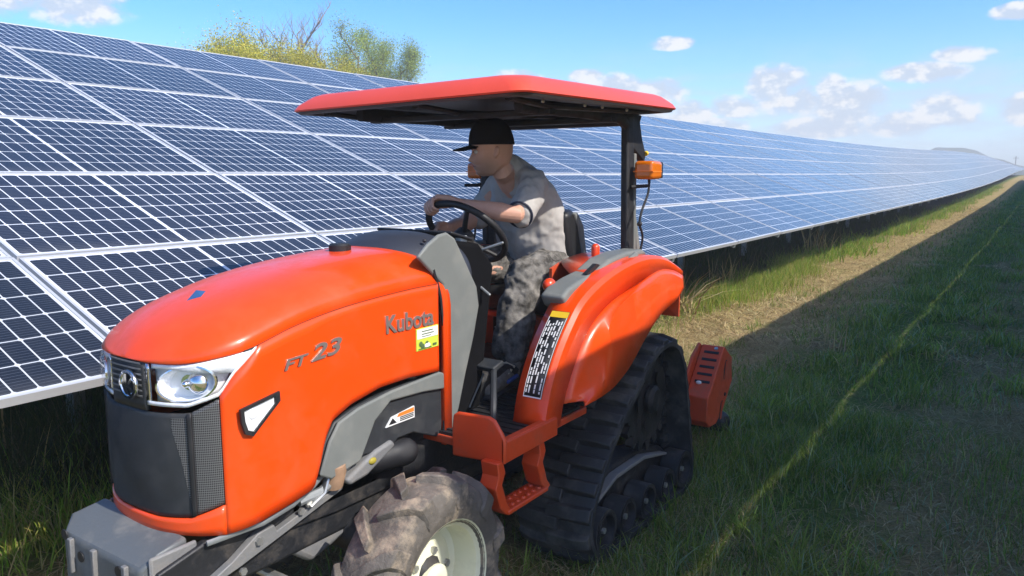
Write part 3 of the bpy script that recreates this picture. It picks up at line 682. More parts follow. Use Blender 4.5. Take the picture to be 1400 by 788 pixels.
# engine, frame, axle
obj('engine_block', B().box(1.30, 2.5, YC - .22, YC + .22, .50, .93).box(1.5, 1.9, YC - .235, YC + .235, .62, .80), IRON, TR, bevel=.015)
GS = PL([(432, 652), (445, 605), (458, 578), (485, 558), (530, 535), (598, 509), (611, 512), (611, 600), (566, 592), (545, 600), (530, 618), (500, 622), (470, 640)], 1.81)
obj('engine_cover', B().prism(GS, 1.812, 1.835), DGREY, TR, bevel=.006)
GR1 = PL([(434, 650), (447, 604), (460, 577), (487, 557), (532, 534), (598, 508), (612, 512), (611, 530), (575, 536), (531, 548), (510, 575), (490, 630), (450, 655)], 1.81)
obj('engine_cover_rim', B().prism(GR1, 1.797, 1.811), GREY, TR, bevel=.008, seg=3)
obj('engine_cover', B().prism([(x, z) for x, z in GS], 4.2 - 1.835, 4.2 - 1.812), DGREY, TR, bevel=.006)
obj('drain_plug', B().ball((1.80, 1.80, .745), (.018, .008, .012), 12), mat('dull yellow plug', (.35, .28, .03), .6), TR)
obj('oil_filter', B().limb([(1.86, 1.86, .72), (1.98, 1.82, .72)], .05, 16), BLACK, TR)
for sg in (-1, 1):
    fr = B().prism([(1.06, .645), (1.30, .70), (1.42, .715), (1.62, .72), (2.5, .70), (2.5, .58), (1.70, .585), (1.50, .60), (1.30, .575), (1.06, .50)], YC + sg * .205, YC + sg * .235)
    obj('frame_rail', fr, IRON, TR, bevel=.006)
    obj('frame_bracket', B().prism([(1.27, .600), (1.36, .650), (1.42, .655), (1.43, .632), (1.58, .668), (1.70, .69), (1.70, .672), (1.52, .628), (1.30, .575), (1.14, .545), (1.15, .555)], YC + sg * .236, YC + sg * .262), CAST, TR, bevel=.003)
    for x, z in ((1.36, .628), (1.30, .56), (1.52, .662), (1.55, .676), (1.66, .70)): obj('bolt', B().disc((x, YC + sg * .262, z), (0, sg, 0), .012, .010, 6), STEEL, TR, smooth=20)
    obj('bonnet_support', B().tube([(1.20, YC + sg * .25, .682), (1.36, YC + sg * .29, .692), (1.47, YC + sg * .29, .708), (1.56, YC + sg * .28, .735), (1.62, YC + sg * .27, .76)], [(.006, .009)] * 5, 8), GALV, TR)
    obj('bonnet_catch', B().tube([(1.55, YC + sg * .27, .67), (1.60, YC + sg * .28, .70), (1.62, YC + sg * .28, .75)], [(.014, .006)] * 3, 8), STEEL, TR)
    obj('hose', B().tube([(1.52, YC + sg * .255, .69), (1.60, YC + sg * .27, .70), (1.70, YC + sg * .26, .735), (1.78, YC + sg * .25, .76), (1.88, YC + sg * .24, .74)], .016, 10), GALV if sg < 0 else BLACK, TR)
obj('exhaust_pipe', B().lathe((1.66, 1.845, .70), (-.1, -.3, 1), [(.001, 0), (.035, 0), (.04, .06), (.034, .085), (.001, .085)], 18), MUFF, TR, smooth=40)
obj('exhaust_shield', B().prism([(1.68, .715), (1.82, .775), (1.90, .79), (1.92, .765), (1.78, .70), (1.70, .69)], 1.80, 1.84), CAST, TR, bevel=.012, seg=3)
obj('front_axle', B().limb([(1.82, 1.62, .40), (1.80, 1.85, .47), (1.80, 2.35, .47), (1.82, 2.58, .40)], [.075, .07, .07, .075], 14).limb([(1.80, YC, .44), (2.4, YC, .50)], .06, 12), IRON, TR)
obj('axle_support', B().prism([(1.46, .60), (1.50, .64), (1.58, .65), (1.74, .60), (1.76, .48), (1.60, .44), (1.50, .52)], 1.885, 2.315), CAST, TR, bevel=.02, seg=3)
obj('tie_rod', B().limb([(1.50, 1.70, .42), (1.50, 2.5, .42)], .016, 10), STEEL, TR)
obj('gearbox', B().box(2.3, 3.5, YC - .2, YC + .2, .42, .86), IRON, TR, bevel=.03)
# front weight bracket (bumper)
b = B()
pts = [(2.325, .705), (1.885, .705)]
T0 = [(1.175, 2.325, .715), (1.175, 1.90, .700), (1.075, 1.885, .700), (1.03, 1.905, .655), (1.03, 2.30, .655), (1.07, 2.325, .705)]
Bt = [(x, y, .49) for x, y, z in T0]
b.add(T0 + Bt, [(0, 1, 2, 3, 4, 5), (11, 10, 9, 8, 7, 6)] + [(i, 6 + i, 6 + (i + 1) % 6, (i + 1) % 6) for i in range(6)])
BMP = obj('front_weight', b, mat('grey weathered iron', (.12, .13, .135), .5, metal=.15, dirt=(.3, .28, .25), dscale=9, damt=.5, bump=.12, bscale=70), TR, bevel=.012, seg=3)
for y in (1.96, 2.12, 2.245): obj('rib', B().extr([(1.031, y - .010, .66), (1.031, y + .010, .66), (1.031, y + .005, .555), (1.031, y - .005, .555)], (-.014, 0, 0)), CAST, BMP, bevel=.003)
for y, z in ((2.03, .585), (2.0, .63), (2.20, .615), (2.285, .66)): obj('hole', B().disc((1.0285, y, z), (-1, 0, 0), .016, .003, 16), INK, BMP, smooth=30)
obj('side_flange', B().box(1.05, 1.19, 1.878, 1.892, .50, .69), CAST, BMP, bevel=.01)


# wheels
def front_wheel(yo, sg, steer):
    "yo: outer face; sg: -1 for the near side"
    c = Vector((1.82, yo - sg * .105, .372)); M_ = Matrix.Translation(c) @ Matrix.Rotation(steer, 4, 'Z'); R0, w = .335, .105
    prof = [(.205, -.085), (.215, -.098), (.25, -.108), (.295, -.105), (.325, -.085), (.337, -.04), (.340, 0), (.337, .04), (.325, .085), (.295, .105), (.25, .108), (.215, .098), (.205, .085)]
    b = B().lathe((0, 0, 0), (0, 1, 0), prof + [prof[0]], 56); n = 11
    for side in (-1, 1):
        for k in range(n):
            a0 = 2 * PI * (k + (.5 if side > 0 else 0)) / n; vs = []
            st_ = [(-.012, .0, .0), (.03, .10, 0), (.07, .20, -.006), (.104, .27, -.025), (.112, .285, -.055)]
            for yy, da, dr in st_:
                hgt = .040 if yy < .105 else .020; base_r = .325 + dr; wd = .070 + .045 * (yy / .112)
                for (q, rr) in ((-wd, base_r - .012), (-wd * .74, base_r + hgt), (wd * .74, base_r + hgt), (wd, base_r - .012)):
                    a = a0 + da * 1.0 + q; vs.append(Vector((rr * sin(a), side * yy * 1.0, rr * cos(a))))
            m_ = len(st_); fs = [(i * 4 + j, i * 4 + j + 1, i * 4 + 5 + j, i * 4 + 4 + j) for i in range(m_ - 1) for j in range(3)] + [(3, 2, 1, 0), ((m_ - 1) * 4, (m_ - 1) * 4 + 1, (m_ - 1) * 4 + 2, (m_ - 1) * 4 + 3)]
            b.add(vs, fs)
    b.v = [tuple(M_ @ Vector(p)) for p in b.v]
    Wh = obj('front_wheel', b, MUDTYRE, TR, smooth=32, bevel=.006)
    s = sg
    rp = [(.213, s * .096), (.222, s * .102), (.214, s * .088), (.198, s * .075), (.190, s * .03), (.186, -s * .01), (.160, -s * .02), (.120, s * .005), (.085, s * .02), (.06, s * .025), (.06, s * .05), (.045, s * .06), (.001, s * .06)]
    rb = B().lathe((0, 0, 0), (0, 1, 0), rp, 48); rb.v = [tuple(M_ @ Vector(p)) for p in rb.v]
    Rm = obj('rim', rb, CREAM, Wh, smooth=40, solid=.004)
    for k in range(6):
        a = 2 * PI * k / 6 + .3; p = M_ @ Vector((.1 * sin(a), s * .015, .1 * cos(a))); obj('wheel_nut', B().disc(p, M_.to_3x3() @ Vector((0, s, 0)), .013, .014, 6), STEEL, Rm, smooth=20)
    return Wh


front_wheel(1.495, -1, rad(2)); front_wheel(2.705, 1, rad(2))


def crawler(yi, sg):
    "rubber track unit; yi: outer face, sg -1 near side"
    y0, y1 = (yi, yi + .365) if sg < 0 else (yi - .365, yi)
    pts = [(2.900, .034), (2.80, .075), (2.742, .165), (2.757, .285), (2.90, .49), (3.05, .632), (3.22, .755), (3.34, .835), (3.44, .868), (3.56, .868), (3.66, .815), (3.735, .70), (3.79, .52), (3.845, .30), (3.885, .13), (3.85, .06), (3.76, .034), (3.3, .030)]
    n = len(pts); path = []
    for i in range(n):                                  # closed Catmull-Rom
        p0, p1, p2, p3 = (Vector((*pts[(i + k) % n], 0)) for k in (-1, 0, 1, 2))
        for k in range(8):
            t = k / 8; path.append(.5 * ((2 * p1) + (p2 - p0) * t + (2 * p0 - 5 * p1 + 4 * p2 - p3) * t * t + (3 * p1 - p0 - 3 * p2 + p3) * t ** 3))
    L_ = [0.0]
    for a, c in zip(path, path[1:] + path[:1]): L_.append(L_[-1] + (c - a).length)
    tot = L_[-1]; N_ = 30
    def on(d):
        d %= tot; i = 0
        while L_[i + 1] < d: i += 1
        a, c = path[i], path[(i + 1) % len(path)]; p = a + (c - a) * ((d - L_[i]) / (L_[i + 1] - L_[i])); t = (c - a).normalized(); return p, t, Vector((-t.y, t.x, 0))
    M_ = 150; b = B(); ring = []
    s_ = -1                                             # outward side of the normal
    test, t_, n_ = on(0); s_ = 1 if (test + n_ - Vector((3.3, .4, 0))).length > (test - Vector((3.3, .4, 0))).length else -1
    def q(d, y, o):
        p, t, nn = on(d); p = p + nn * (s_ * o); return Vector((p.x, y, p.y))
    sec = [(y0, -.012), (y0, .010), (y0 + .02, .016), (y1 - .02, .016), (y1, .010), (y1, -.012)]
    for i in range(M_): b.v += [tuple(q(tot * i / M_, y, o)) for y, o in sec]
    b.f = [(i * 6 + j, i * 6 + (j + 1) % 6, ((i + 1) % M_) * 6 + (j + 1) % 6, ((i + 1) % M_) * 6 + j) for i in range(M_) for j in range(6)]; b.m = [0] * len(b.f)
    TK = obj('crawler_track', b, RUBBER, TR, smooth=50)
    for half in (0, 1):
        lg = B()
        for k in range(N_):
            d = tot * (k + .5 * half) / N_; ya, yb = (y0 + .004, (y0 + y1) / 2 + .03) if half == 0 else ((y0 + y1) / 2 - .03, y1 - .004)
            vs = []
            for yy, sk, hh in ((ya, 0, .030 if half == 0 else .042), (ya + (yb - ya) * .3, .004, .046), (ya + (yb - ya) * .7, .006, .046), (yb, 0.012, .042 if half == 0 else .030)):
                for dd, o in ((-.036, .012), (-.022, hh), (.020, hh), (.036, .012)): vs.append(q(d + dd + sk * (1 if half else -1), yy, o))
            lg.add(vs, [(i * 4 + j, i * 4 + j + 1, i * 4 + 5 + j, i * 4 + 4 + j) for i in range(3) for j in range(3)] + [(3, 2, 1, 0), (12, 13, 14, 15)])
        obj('lug', lg, RUBBER, TK, smooth=32, bevel=.005, kind='stuff')
    gd = B()
    for k in range(N_ * 2):
        d = tot * k / (N_ * 2)
        for yy in (y0 + .13, y1 - .17):
            vs = [q(d - .018, yy, -.012), q(d + .018, yy, -.012), q(d + .018, yy + .04, -.012), q(d - .018, yy + .04, -.012), q(d - .010, yy + .008, -.05), q(d + .010, yy + .008, -.05), q(d + .010, yy + .032, -.05), q(d - .010, yy + .032, -.05)]
            gd.add(vs, [(4, 5, 6, 7), (0, 1, 5, 4), (1, 2, 6, 5), (2, 3, 7, 6), (3, 0, 4, 7)])
    obj('drive_lug', gd, RUBBER, TK, smooth=20, kind='stuff')
    ym = (y0 + y1) / 2; o_ = y0 if sg < 0 else y1; e = -sg
    # drive sprocket
    c = Vector((3.46, o_ + e * .10, .60)); sp = B().lathe(c, (0, 1, 0), [(.225, -.015), (.225, .015), (.19, .018), (.16, .03), (.05, .03), (.05, -.02), (.16, -.01), (.19, -.018), (.225, -.015)], 44)
    for k in range(18):
        a = 2 * PI * k / 18; u = Vector((sin(a), 0, cos(a))); t = Vector((cos(a), 0, -sin(a))); sp.extr([c + u * .215 - t * .028 - Vector((0, .02, 0)), c + u * .262 - t * .014 - Vector((0, .02, 0)), c + u * .262 + t * .014 - Vector((0, .02, 0)), c + u * .215 + t * .028 - Vector((0, .02, 0))], (0, .04, 0))
    SPK = obj('sprocket', sp, IRON, TK, smooth=35)
    for k in range(5):
        a = 2 * PI * k / 5 + .9; hole = []
        for i in range(12):
            th = 2 * PI * i / 12; aa = a + .36 * cos(th); rr = .125 + .030 * sin(th); hole.append(Vector((c.x + rr * sin(aa), (o_ + e * .10) - e * .0315, c.z + rr * cos(aa))))
        obj('slot', B().extr(hole, (0, -e * .002, 0)), INK, SPK, smooth=0)
    obj('hub', B().lathe(c, (0, sg, 0), [(.001, .03), (.07, .03), (.07, .05), (.05, .065), (.001, .065)], 24), IRON, SPK, smooth=35)
    # rollers, idlers
    for x, z, r in ((2.885, .150, .098), (3.10, .136, .088), (3.325, .130, .086), (3.56, .130, .086), (3.775, .148, .098)):
        cc = Vector((x, o_ + e * .055, z)); rl_ = B().lathe(cc, (0, sg, 0), [(.001, .0), (r * .55, .0), (r * .80, .012), (r * .80, .046), (r, .050), (r, -.05), (r * .8, -.055), (.001, -.055)], 32)
        ro = obj('roller', rl_, RUBBER, TK, smooth=35)
        obj('roller_disc', B().lathe(cc, (0, sg, 0), [(r * .80, .044), (r * .84, .052), (r * .76, .052), (r * .70, .016), (.03, .014), (.03, .03), (.001, .03)], 28), IRON, ro, smooth=35)
        obj('bolt', B().disc(cc + Vector((0, sg * .03, 0)), (0, sg, 0), .014, .012, 6), STEEL, ro, smooth=20)
    obj('track_frame', B().prism([(2.80, .17), (2.92, .30), (3.15, .335), (3.40, .335), (3.72, .27), (3.86, .17), (3.80, .14), (2.86, .14)], o_ + e * .12, o_ + e * .26), IRON, TK, bevel=.012)
    obj('frame_flange', B().prism([(2.88, .245), (3.12, .318), (3.42, .318), (3.70, .25), (3.70, .238), (3.42, .298), (3.12, .298), (2.88, .228)], o_ + e * .075, o_ + e * .119), CAST, TK, bevel=.003)


crawler(1.465, -1); crawler(2.735, 1)


# step, platform, pillars
def poly_step(sg):
    Y = 1.50; o_ = YC + sg * .60; e = -sg
    fx = 2.135
    prof = [(-.01, .69), (-.01, .775), (.004, .80), (.035, .842), (.06, .852), (.20, .846), (.222, .832), (.228, .78), (.228, .675)]   # from the outside inwards: (inset, z)
    b = B().extr([(fx, o_ + e * a, z) for a, z in prof], (.018, 0, 0))
    obj('step_front', b, ORANGE_FLAT, TR, bevel=.008, seg=3)
    b = B().prism([(fx + .018, .69), (fx + .0, .69), (fx, .785), (fx + .02, .768), (2.50, .765), (2.50, .695)], o_ - .006, o_ + .006)
    obj('step_side', b, ORANGE_FLAT, TR, bevel=.004)
    obj('step_lip', B().box(fx + .02, 2.50, o_ + e * .0, o_ + e * .03, .757, .771), ORANGE_FLAT, TR, bevel=.004)
    obj('footplate', B().box(fx + .018, 2.78, o_ + e * .02, o_ + e * .55, .705, .735), ORANGE_FLAT, TR, bevel=.004)
    mt = B().box(fx + .03, 2.74, o_ + e * .03, o_ + e * .50, .735, .747)
    for k in range(14):
        x = fx + .05 + k * .048; mt.box(x, x + .012, o_ + e * .04, o_ + e * .49, .747, .753)
    obj('rubber_mat', mt, BLACK, TR, smooth=0)
    stp = []
    for x in (2.105, 2.375):
        leg = [(x, .70), (x + .035, .70), (x + .05, .655), (x + .03, .615), (x + .06, .535), (x + .085, .505), (x + .06, .49), (x + .02, .53), (x - .01, .61), (x + .01, .65)]
        obj('step_bracket', B().prism(leg, o_ + e * .0, o_ + e * .075), ORANGE_FLAT, TR, bevel=.004)
    b = B().box(2.17, 2.44, o_ + e * -.004, o_ + e * .085, .488, .506)
    tr = obj('step_tread', b, ORANGE_FLAT, TR, bevel=.005)
    for i in range(7):
        for j in range(2): obj('stud', B().lathe((2.19 + i * .036, o_ + e * (.022 + .038 * j), .506), (0, 0, 1), [(.011, 0), (.009, .006), (.005, .006), (.005, .001)], 10), ORANGE_FLAT, tr, smooth=40)


poly_step(-1); poly_step(1)
obj('pedal_arm', B().limb([(2.30, 1.66, .755), (2.36, 1.70, .84), (2.50, 1.80, .92)], .013, 8), DGREY, TR)
obj('brake_pedal', B().extr([(2.48, 1.78, .905), (2.48, 1.92, .905), (2.55, 1.92, .925), (2.55, 1.78, .925)], (-.010, 0, .022)), DGREY, TR, bevel=.006)
obj('floor_plate', B().extr([(2.42, 1.86, .76), (2.42, 2.02, .76), (2.52, 2.02, .88), (2.52, 1.86, .88)], (-.004, 0, .006)), GREY, TR, bevel=.003)
# tunnel under the seat with the gear gates
obj('seat_tunnel', B().box(3.10, 3.6, 1.80, 2.45, .70, 1.02), ORANGE_FLAT, TR, bevel=.02)
for k, y in enumerate((2.20, 2.34)):
    gt = obj('gear_gate', B().box(3.086, 3.099, y - .026, y + .026, .76, 1.0), INK, TR, bevel=.003)
LV = obj('shift_lever', B().limb([(3.08, 2.12, .86), (3.0, 2.10, .90), (2.96, 2.08, .905)], .012, 8), BLACK, TR); obj('knob', B().ball((2.95, 2.08, .905), .028, 12), BLACK, LV)

# rear fenders
A_ = [(2.41, .728), (2.451, .868), (2.525, .996), (2.619, 1.105), (2.717, 1.185), (2.873, 1.247), (3.077, 1.293), (3.305, 1.312), (3.536, 1.288), (3.745, 1.215)]
RG = [(2.530, .728), (2.562, .83), (2.655, .969), (2.770, 1.084), (2.945, 1.161), (3.180, 1.206), (3.350, 1.236), (3.477, 1.246), (3.62, 1.226), (3.745, 1.186)]
CR = [(2.545, .80), (2.64, .822), (2.775, .895), (2.815, 1.005), (2.855, 1.090), (2.945, 1.148), (3.127, 1.186), (3.402, 1.188), (3.56, 1.172), (3.715, 1.130)]
CC = [(2.52, .816), (2.60, .806), (2.698, .805), (2.80, .812), (2.88, .826), (2.965, .850), (3.052, .882), (3.207, .968), (3.375, 1.040), (3.60, 1.085)]
def interp(tab, u):
    i = u * (len(tab) - 1); k = min(int(i), len(tab) - 2); t = i - k
    p0, p1, p2, p3 = tab[max(k - 1, 0)], tab[k], tab[k + 1], tab[min(k + 2, len(tab) - 1)]
    return tuple(.5 * (2 * b_ + (c_ - a_) * t + (2 * a_ - 5 * b_ + 4 * c_ - d_) * t * t + (3 * b_ - a_ - 3 * c_ + d_) * t ** 3) for a_, b_, c_, d_ in zip(p0, p1, p2, p3))


def fender(sg):
    o_ = YC + sg * .60; e = -sg; k_ = 1.0 if sg < 0 else .55
    def at(tab, u, off): x, z = interp(tab, u); return Vector((x, o_ + e * off, z))
    b = B()
    n = 34
    wd = lambda u: .145 + .185 * max(0, min(1, (u - .56) / .10))
    rows = [lambda u: at(A_, u, wd(u)) + Vector((0, 0, .012)), lambda u: at(A_, u, wd(u) * .5) + Vector((0, 0, .016)), lambda u: at(A_, u, .022) + Vector((0, 0, .012)), lambda u: at(A_, u, .004) + Vector((.004, 0, -.004)), lambda u: at(RG, u, 0)]
    b.grid(lambda u, v: rows[round(v * 4)](u), n, 5)
    FD = obj('fender', b, ORANGE_FLAT if False else ORANGE, TR, smooth=28, solid=.008)
    f = B()
    kk = lambda u: k_ * (1 - .62 * u * u)
    rows2 = [lambda u: at(RG, u, -.001), lambda u: at(RG, u, -.012 * kk(u)) * .62 + at(CR, u, -.032 * kk(u)) * .38, lambda u: at(CR, u, -.052 * kk(u)), lambda u: at(CR, u, -.066 * kk(u)) * .5 + at(CC, u, -.074 * kk(u)) * .5, lambda u: at(CC, u, -.080 * kk(u))]
    f.grid(lambda u, v: rows2[round(v * 4)](.09 + .91 * u), n, 5)
    obj('fender_flare', f, ORANGE, TR, smooth=50, solid=.008)
    # dent line pressed into the flare
    obj('inner_wall', B().prism([(3.0, 1.0), (3.0, 1.275), (3.08, 1.295), (3.3, 1.312), (3.70, 1.22), (3.6, .95), (3.0, .95)], o_ + e * .331, o_ + e * .345), ORANGE_FLAT, TR)
    obj('pillar_side', B().prism([(2.414, .728), (2.455, .868), (2.53, .996), (2.62, 1.105), (2.74, 1.185), (2.88, 1.25), (3.02, 1.28), (3.02, .95), (2.62, .92), (2.55, .80), (2.52, .728)], o_ + e * .138, o_ + e * .144), ORANGE_FLAT, TR)
    obj('rear_edge', B().extr([(3.70, o_, 1.16), (3.70, o_ + e * .33, 1.20), (3.72, o_ + e * .33, .98), (3.70, o_, .98)], (.012, 0, 0)), ORANGE_FLAT, TR)
    return FD


fender(-1); fender(1)
# warning label on the pillar's front face
def on_pillar(u, v, lift):
    x, z = interp(A_, .085 + .29 * v); x2, z2 = interp(A_, .085 + .29 * v + .01); t = Vector((x2 - x, 0, z2 - z)).normalized(); n = Vector((-t.z, 0, t.x))
    return Vector((x, 1.50 + .030 + .082 * (1 - u), z)) + n * lift + Vector((0, 0, .014))
LBL = obj('warning_label', B().grid(lambda u, v: on_pillar(u, v, .004), 3, 14), INK, TR, smooth=60, solid=.002)
obj('label_header', B().grid(lambda u, v: on_pillar(u, .90 + .09 * v, .006), 3, 4), YELLOW, LBL)
lp = B(); rr_ = random.Random(4)
for c in range(6):
    v = .04
    while v < .84:
        l = rr_.uniform(.02, .08); u0 = .08 + c * .145; v1 = min(v + l, .86)
        if rr_.random() < .82 and not (.45 < v < .49): lp.grid(lambda a, k, u0=u0, v=v, v1=v1: on_pillar(u0 + .075 * a, v + (v1 - v) * k, .0062), 2, 3)
        v = v1 + rr_.uniform(.006, .02)
obj('label_print', lp, WHITE, LBL)
bd = B()
for a0, a1, v0, v1 in ((0, .035, 0, .9), (.965, 1, 0, .9), (0, 1, 0, .012)): bd.grid(lambda u, v, a0=a0, a1=a1, v0=v0, v1=v1: on_pillar(a0 + (a1 - a0) * u, v0 + (v1 - v0) * v, .0064), 2, 12)
obj('label_border', bd, WHITE, LBL)

# grey side consoles with levers
for sg in (-1, 1):
    o_ = YC + sg * .60; e = -sg
    top = PL([(748, 405), (757, 393), (775, 381), (795, 371), (815, 353), (836, 344), (860, 340), (868, 346), (852, 352), (834, 366), (818, 386), (806, 404), (790, 416), (772, 423), (754, 420)], 1.65)
    obj('console', B().prism(top, o_ + e * .075, o_ + e * .19), GREY, TR, bevel=.022, seg=4)
    lid = PL([(762, 391), (790, 376), (812, 360), (822, 362), (806, 384), (790, 402), (774, 408)], 1.62)
    obj('console_slot', B().prism([(x - .01, z + .045) for x, z in [(2.90, 1.235), (2.99, 1.27), (3.02, 1.262), (2.93, 1.225)]], o_ + e * .09, o_ + e * .11), INK, TR)
    obj('console_rim', B().tube([(x, o_ + e * .058, z) for x, z in PL([(757, 424), (785, 418), (806, 398), (826, 370), (852, 348)], 1.62)], .016, 10), GREY, TR)
for px, py, y, lab in ((814, 352, 1.72, None), (751, 390, 1.70, None)):
    x, z = P(px, py, y)
    if py < 380:
        L_ = obj('lever', B().limb([(x + .02, y, z - .10), (x, y, z)], .008, 8), STEEL, TR); obj('knob', B().limb([(x, y, z - .02), (x, y, z + .045)], [.018, .020], 12), REDM, L_)
    else:
        L_ = obj('lever', B().limb([(x + .10, y + .05, z - .06), (x, y, z)], .008, 8), STEEL, TR); obj('knob', B().ball((x, y, z), (.034, .028, .03), 14), REDM, L_)
obj('belt_buckle', B().limb([(3.30, 1.88, 1.13), (3.32, 1.87, 1.19)], [(.02, .012), (.02, .012)], 10), REDM, TR)
# seat
obj('seat_base', B().box(3.12, 3.60, 1.86, 2.34, 1.02, 1.14), SEATM, TR, bevel=.04, seg=4)
bp = PL([(757, 292), (767, 286), (776, 292), (782, 310), (786, 345), (789, 385), (780, 390), (768, 380), (762, 340)], 2.02)
obj('seat_back', B().prism(bp, 1.95, 2.41), SEATM, TR, bevel=.03, seg=4)
b2 = PL([(771, 291), (777, 290), (785, 308), (789, 345), (792, 388), (785, 392), (783, 345), (778, 310)], 2.0)
obj('seat_shell', B().prism(b2, 1.94, 2.42), GREY, TR, bevel=.012, seg=3)
obj('armrest', B().limb([(3.42, 1.86, 1.22), (3.22, 1.85, 1.20)], [(.025, .03)] * 2, 12), SEATM, TR)

# roll bar, canopy, lamps
RB = []
for sg in (-1, 1):
    yp = YC + sg * .42
    xz = [(3.36, .95), (3.355, 1.20), (3.345, 1.50), (3.335, 1.80), (3.33, 1.99)]
    RB.append(obj('roll_bar_post', B().prism([(3.435, .95), (3.500, .95), (3.470, 1.98), (3.400, 1.98)], yp - .02, yp + .02), BLACK, TR, bevel=.01, seg=3))
    obj('post_strip', B().prism([(3.500, 1.15), (3.522, 1.15), (3.505, 1.80), (3.482, 1.80)], yp - .02, yp + .015), GREY, TR, bevel=.004)
    obj('post_foot', B().tube([(3.55, yp, 1.30), (3.53, yp, 1.42), (3.515, yp, 1.52)], [(.03, .03), (.022, .02), (.012, .012)], 10), GREY, TR)
    gus = [(3.36, 1.995), (3.56, 1.985), (3.54, 1.95), (3.57, 1.87), (3.615, 1.80), (3.60, 1.755), (3.57, 1.775), (3.52, 1.80), (3.45, 1.83), (3.40, 1.93)]
    obj('canopy_bracket', B().prism(gus, yp - .018, yp + .018), BLACK, TR, bevel=.006)
    obj('bracket_knob', B().lathe((3.60, yp - .02, 1.80), (1, 0, .3), [(.001, 0), (.012, 0), (.012, .016), (.001, .02)], 12), YELLOW if sg < 0 else STEEL, TR, smooth=30)
    # front brace curving forward under the roof
    obj('roof_brace', B().tube([(3.43, yp, 1.93), (3.34, yp, 1.965), (3.0, yp, 1.968), (2.5, yp, 1.96)], [(.022, .03)] * 4, 10), BLACK, TR)
    # amber indicator on a stalk
    ly = yp - .09 if sg < 0 else yp + .08
    x0, z1 = P(877, 220, 1.60); x1, z0 = P(905, 248, 1.60)
    TS = obj('indicator_lamp', B().box(x0 - .0, x0 + .115, ly - .05, ly + .05, z0 + .01, z1), AMBER, TR, bevel=.018, seg=4)
    obj('lamp_body', B().box(x0 + .095, x0 + .135, ly - .045, ly + .045, z0 + .014, z1 - .004), BLACK, TS, bevel=.008)
    obj('lamp_seam', B().box(x0 - .002, x0 + .10, ly - .0515, ly + .0515, z0 + .045, z0 + .050), ORPRINT, TS)
    obj('stalk', B().limb([(x0 + .07, ly, z0 + .02), (x0 + .07, ly, z0 - .02), (x0 - .01, ly + .05, z0 - .025), (x0 + .06, yp, z0 - .025)], .009, 8), BLACK, TS)
    c0 = Vector((x0 + .07, ly, z0 - .01)); cb_ = [c0, c0 + Vector((-.01, 0, -.05)), c0 + Vector((-.075, 0, -.13)), c0 + Vector((-.095, 0, -.19)), c0 + Vector((-.06, 0, -.25)), c0 + Vector((-.06, .01, -.32)), c0 + Vector((-.11, .02, -.40)), c0 + Vector((-.10, .03, -.46))]
    obj('cable', B().tube([Vector(interp([tuple(p) for p in cb_], i / 40)) for i in range(41)], .006, 8), BLACK, TS)
    obj('cable_tie', B().ball(c0 + Vector((-.095, 0, -.19)), .014, 8), BLACK, TS)
obj('roll_bar_top', B().box(3.40, 3.47, YC - .42, YC + .42, 1.93, 1.985), BLACK, TR, bevel=.012)
CX0, CX1, CY0, CY1 = 2.255, 3.625, 1.495, 2.70
def cz(x, y): return 1.986 + .026 * (x - CX0) / 1.33 - .016 * (y - CY0)
def rrect(ins, dz, r, n=7, dome=0.0):
    x0, x1, y0, y1 = CX0 + ins, CX1 - ins, CY0 + ins, CY1 - ins; out = []
    for cx, cy, a in ((x1 - r, y1 - r, 0), (x0 + r, y1 - r, PI / 2), (x0 + r, y0 + r, PI), (x1 - r, y0 + r, 3 * PI / 2)):
        for i in range(n): t = a + PI / 2 * i / (n - 1); x, y = cx + r * cos(t), cy + r * sin(t); out.append(Vector((x, y, cz(x, y) + dz)))
    return out
def loops(b, rings, mi=0, close_last=True):
    k = len(rings[0])
    for R_ in rings: b.v += [tuple(p) for p in R_]
    o = len(b.v) - k * len(rings)
    for j in range(len(rings) - 1):
        b.f += [(o + j * k + i, o + j * k + (i + 1) % k, o + (j + 1) * k + (i + 1) % k, o + (j + 1) * k + i) for i in range(k)]; b.m += [mi] * k
    if close_last: b.f.append(tuple(o + (len(rings) - 1) * k + i for i in range(k))); b.m.append(mi)
b = B(); loops(b, [rrect(.006, -.006, .055), rrect(0, 0, .06), rrect(.012, .020, .06), rrect(.050, .055, .08), rrect(.068, .064, .1), rrect(.10, .067, .1), rrect(.30, .078, .12), rrect(.5, .084, .05)])
CN = obj('canopy', b, CANOPY, TR, smooth=40)
b = B(); loops(b, [rrect(.007, -.007, .075), rrect(.012, -.016, .075), rrect(.04, -.018, .08), rrect(.055, -.002, .08), rrect(.16, .02, .1), rrect(.4, .028, .1)])
obj('canopy_liner', b, mat('dark brown roof liner', (.055, .045, .043), .5, bump=.05, bscale=40), CN, smooth=40)
for y in (CY0 + .13, YC - .03, CY1 - .13):
    obj('liner_rib', B().tube([(CX0 + .10, y, cz(CX0 + .1, y) - .012), (CX0 + .35, y, cz(CX0, y) - .022), (CX1 - .35, y, cz(CX1, y) - .024), (CX1 - .10, y, cz(CX1, y) - .012)], [(.02, .012)] * 4, 8), BLACK, CN)
for x in (2.62, 3.15): obj('roof_bar', B().box(x, x + .05, CY0 + .12, CY1 - .12, 1.93, 1.955), BLACK, CN, bevel=.006)
for x, y in ((2.8, 1.56), (2.95, 1.56), (3.2, 1.57), (2.5, 1.57)): obj('bolt', B().ball((x, y, cz(x, y) - .02), .008, 8), STEEL, CN)

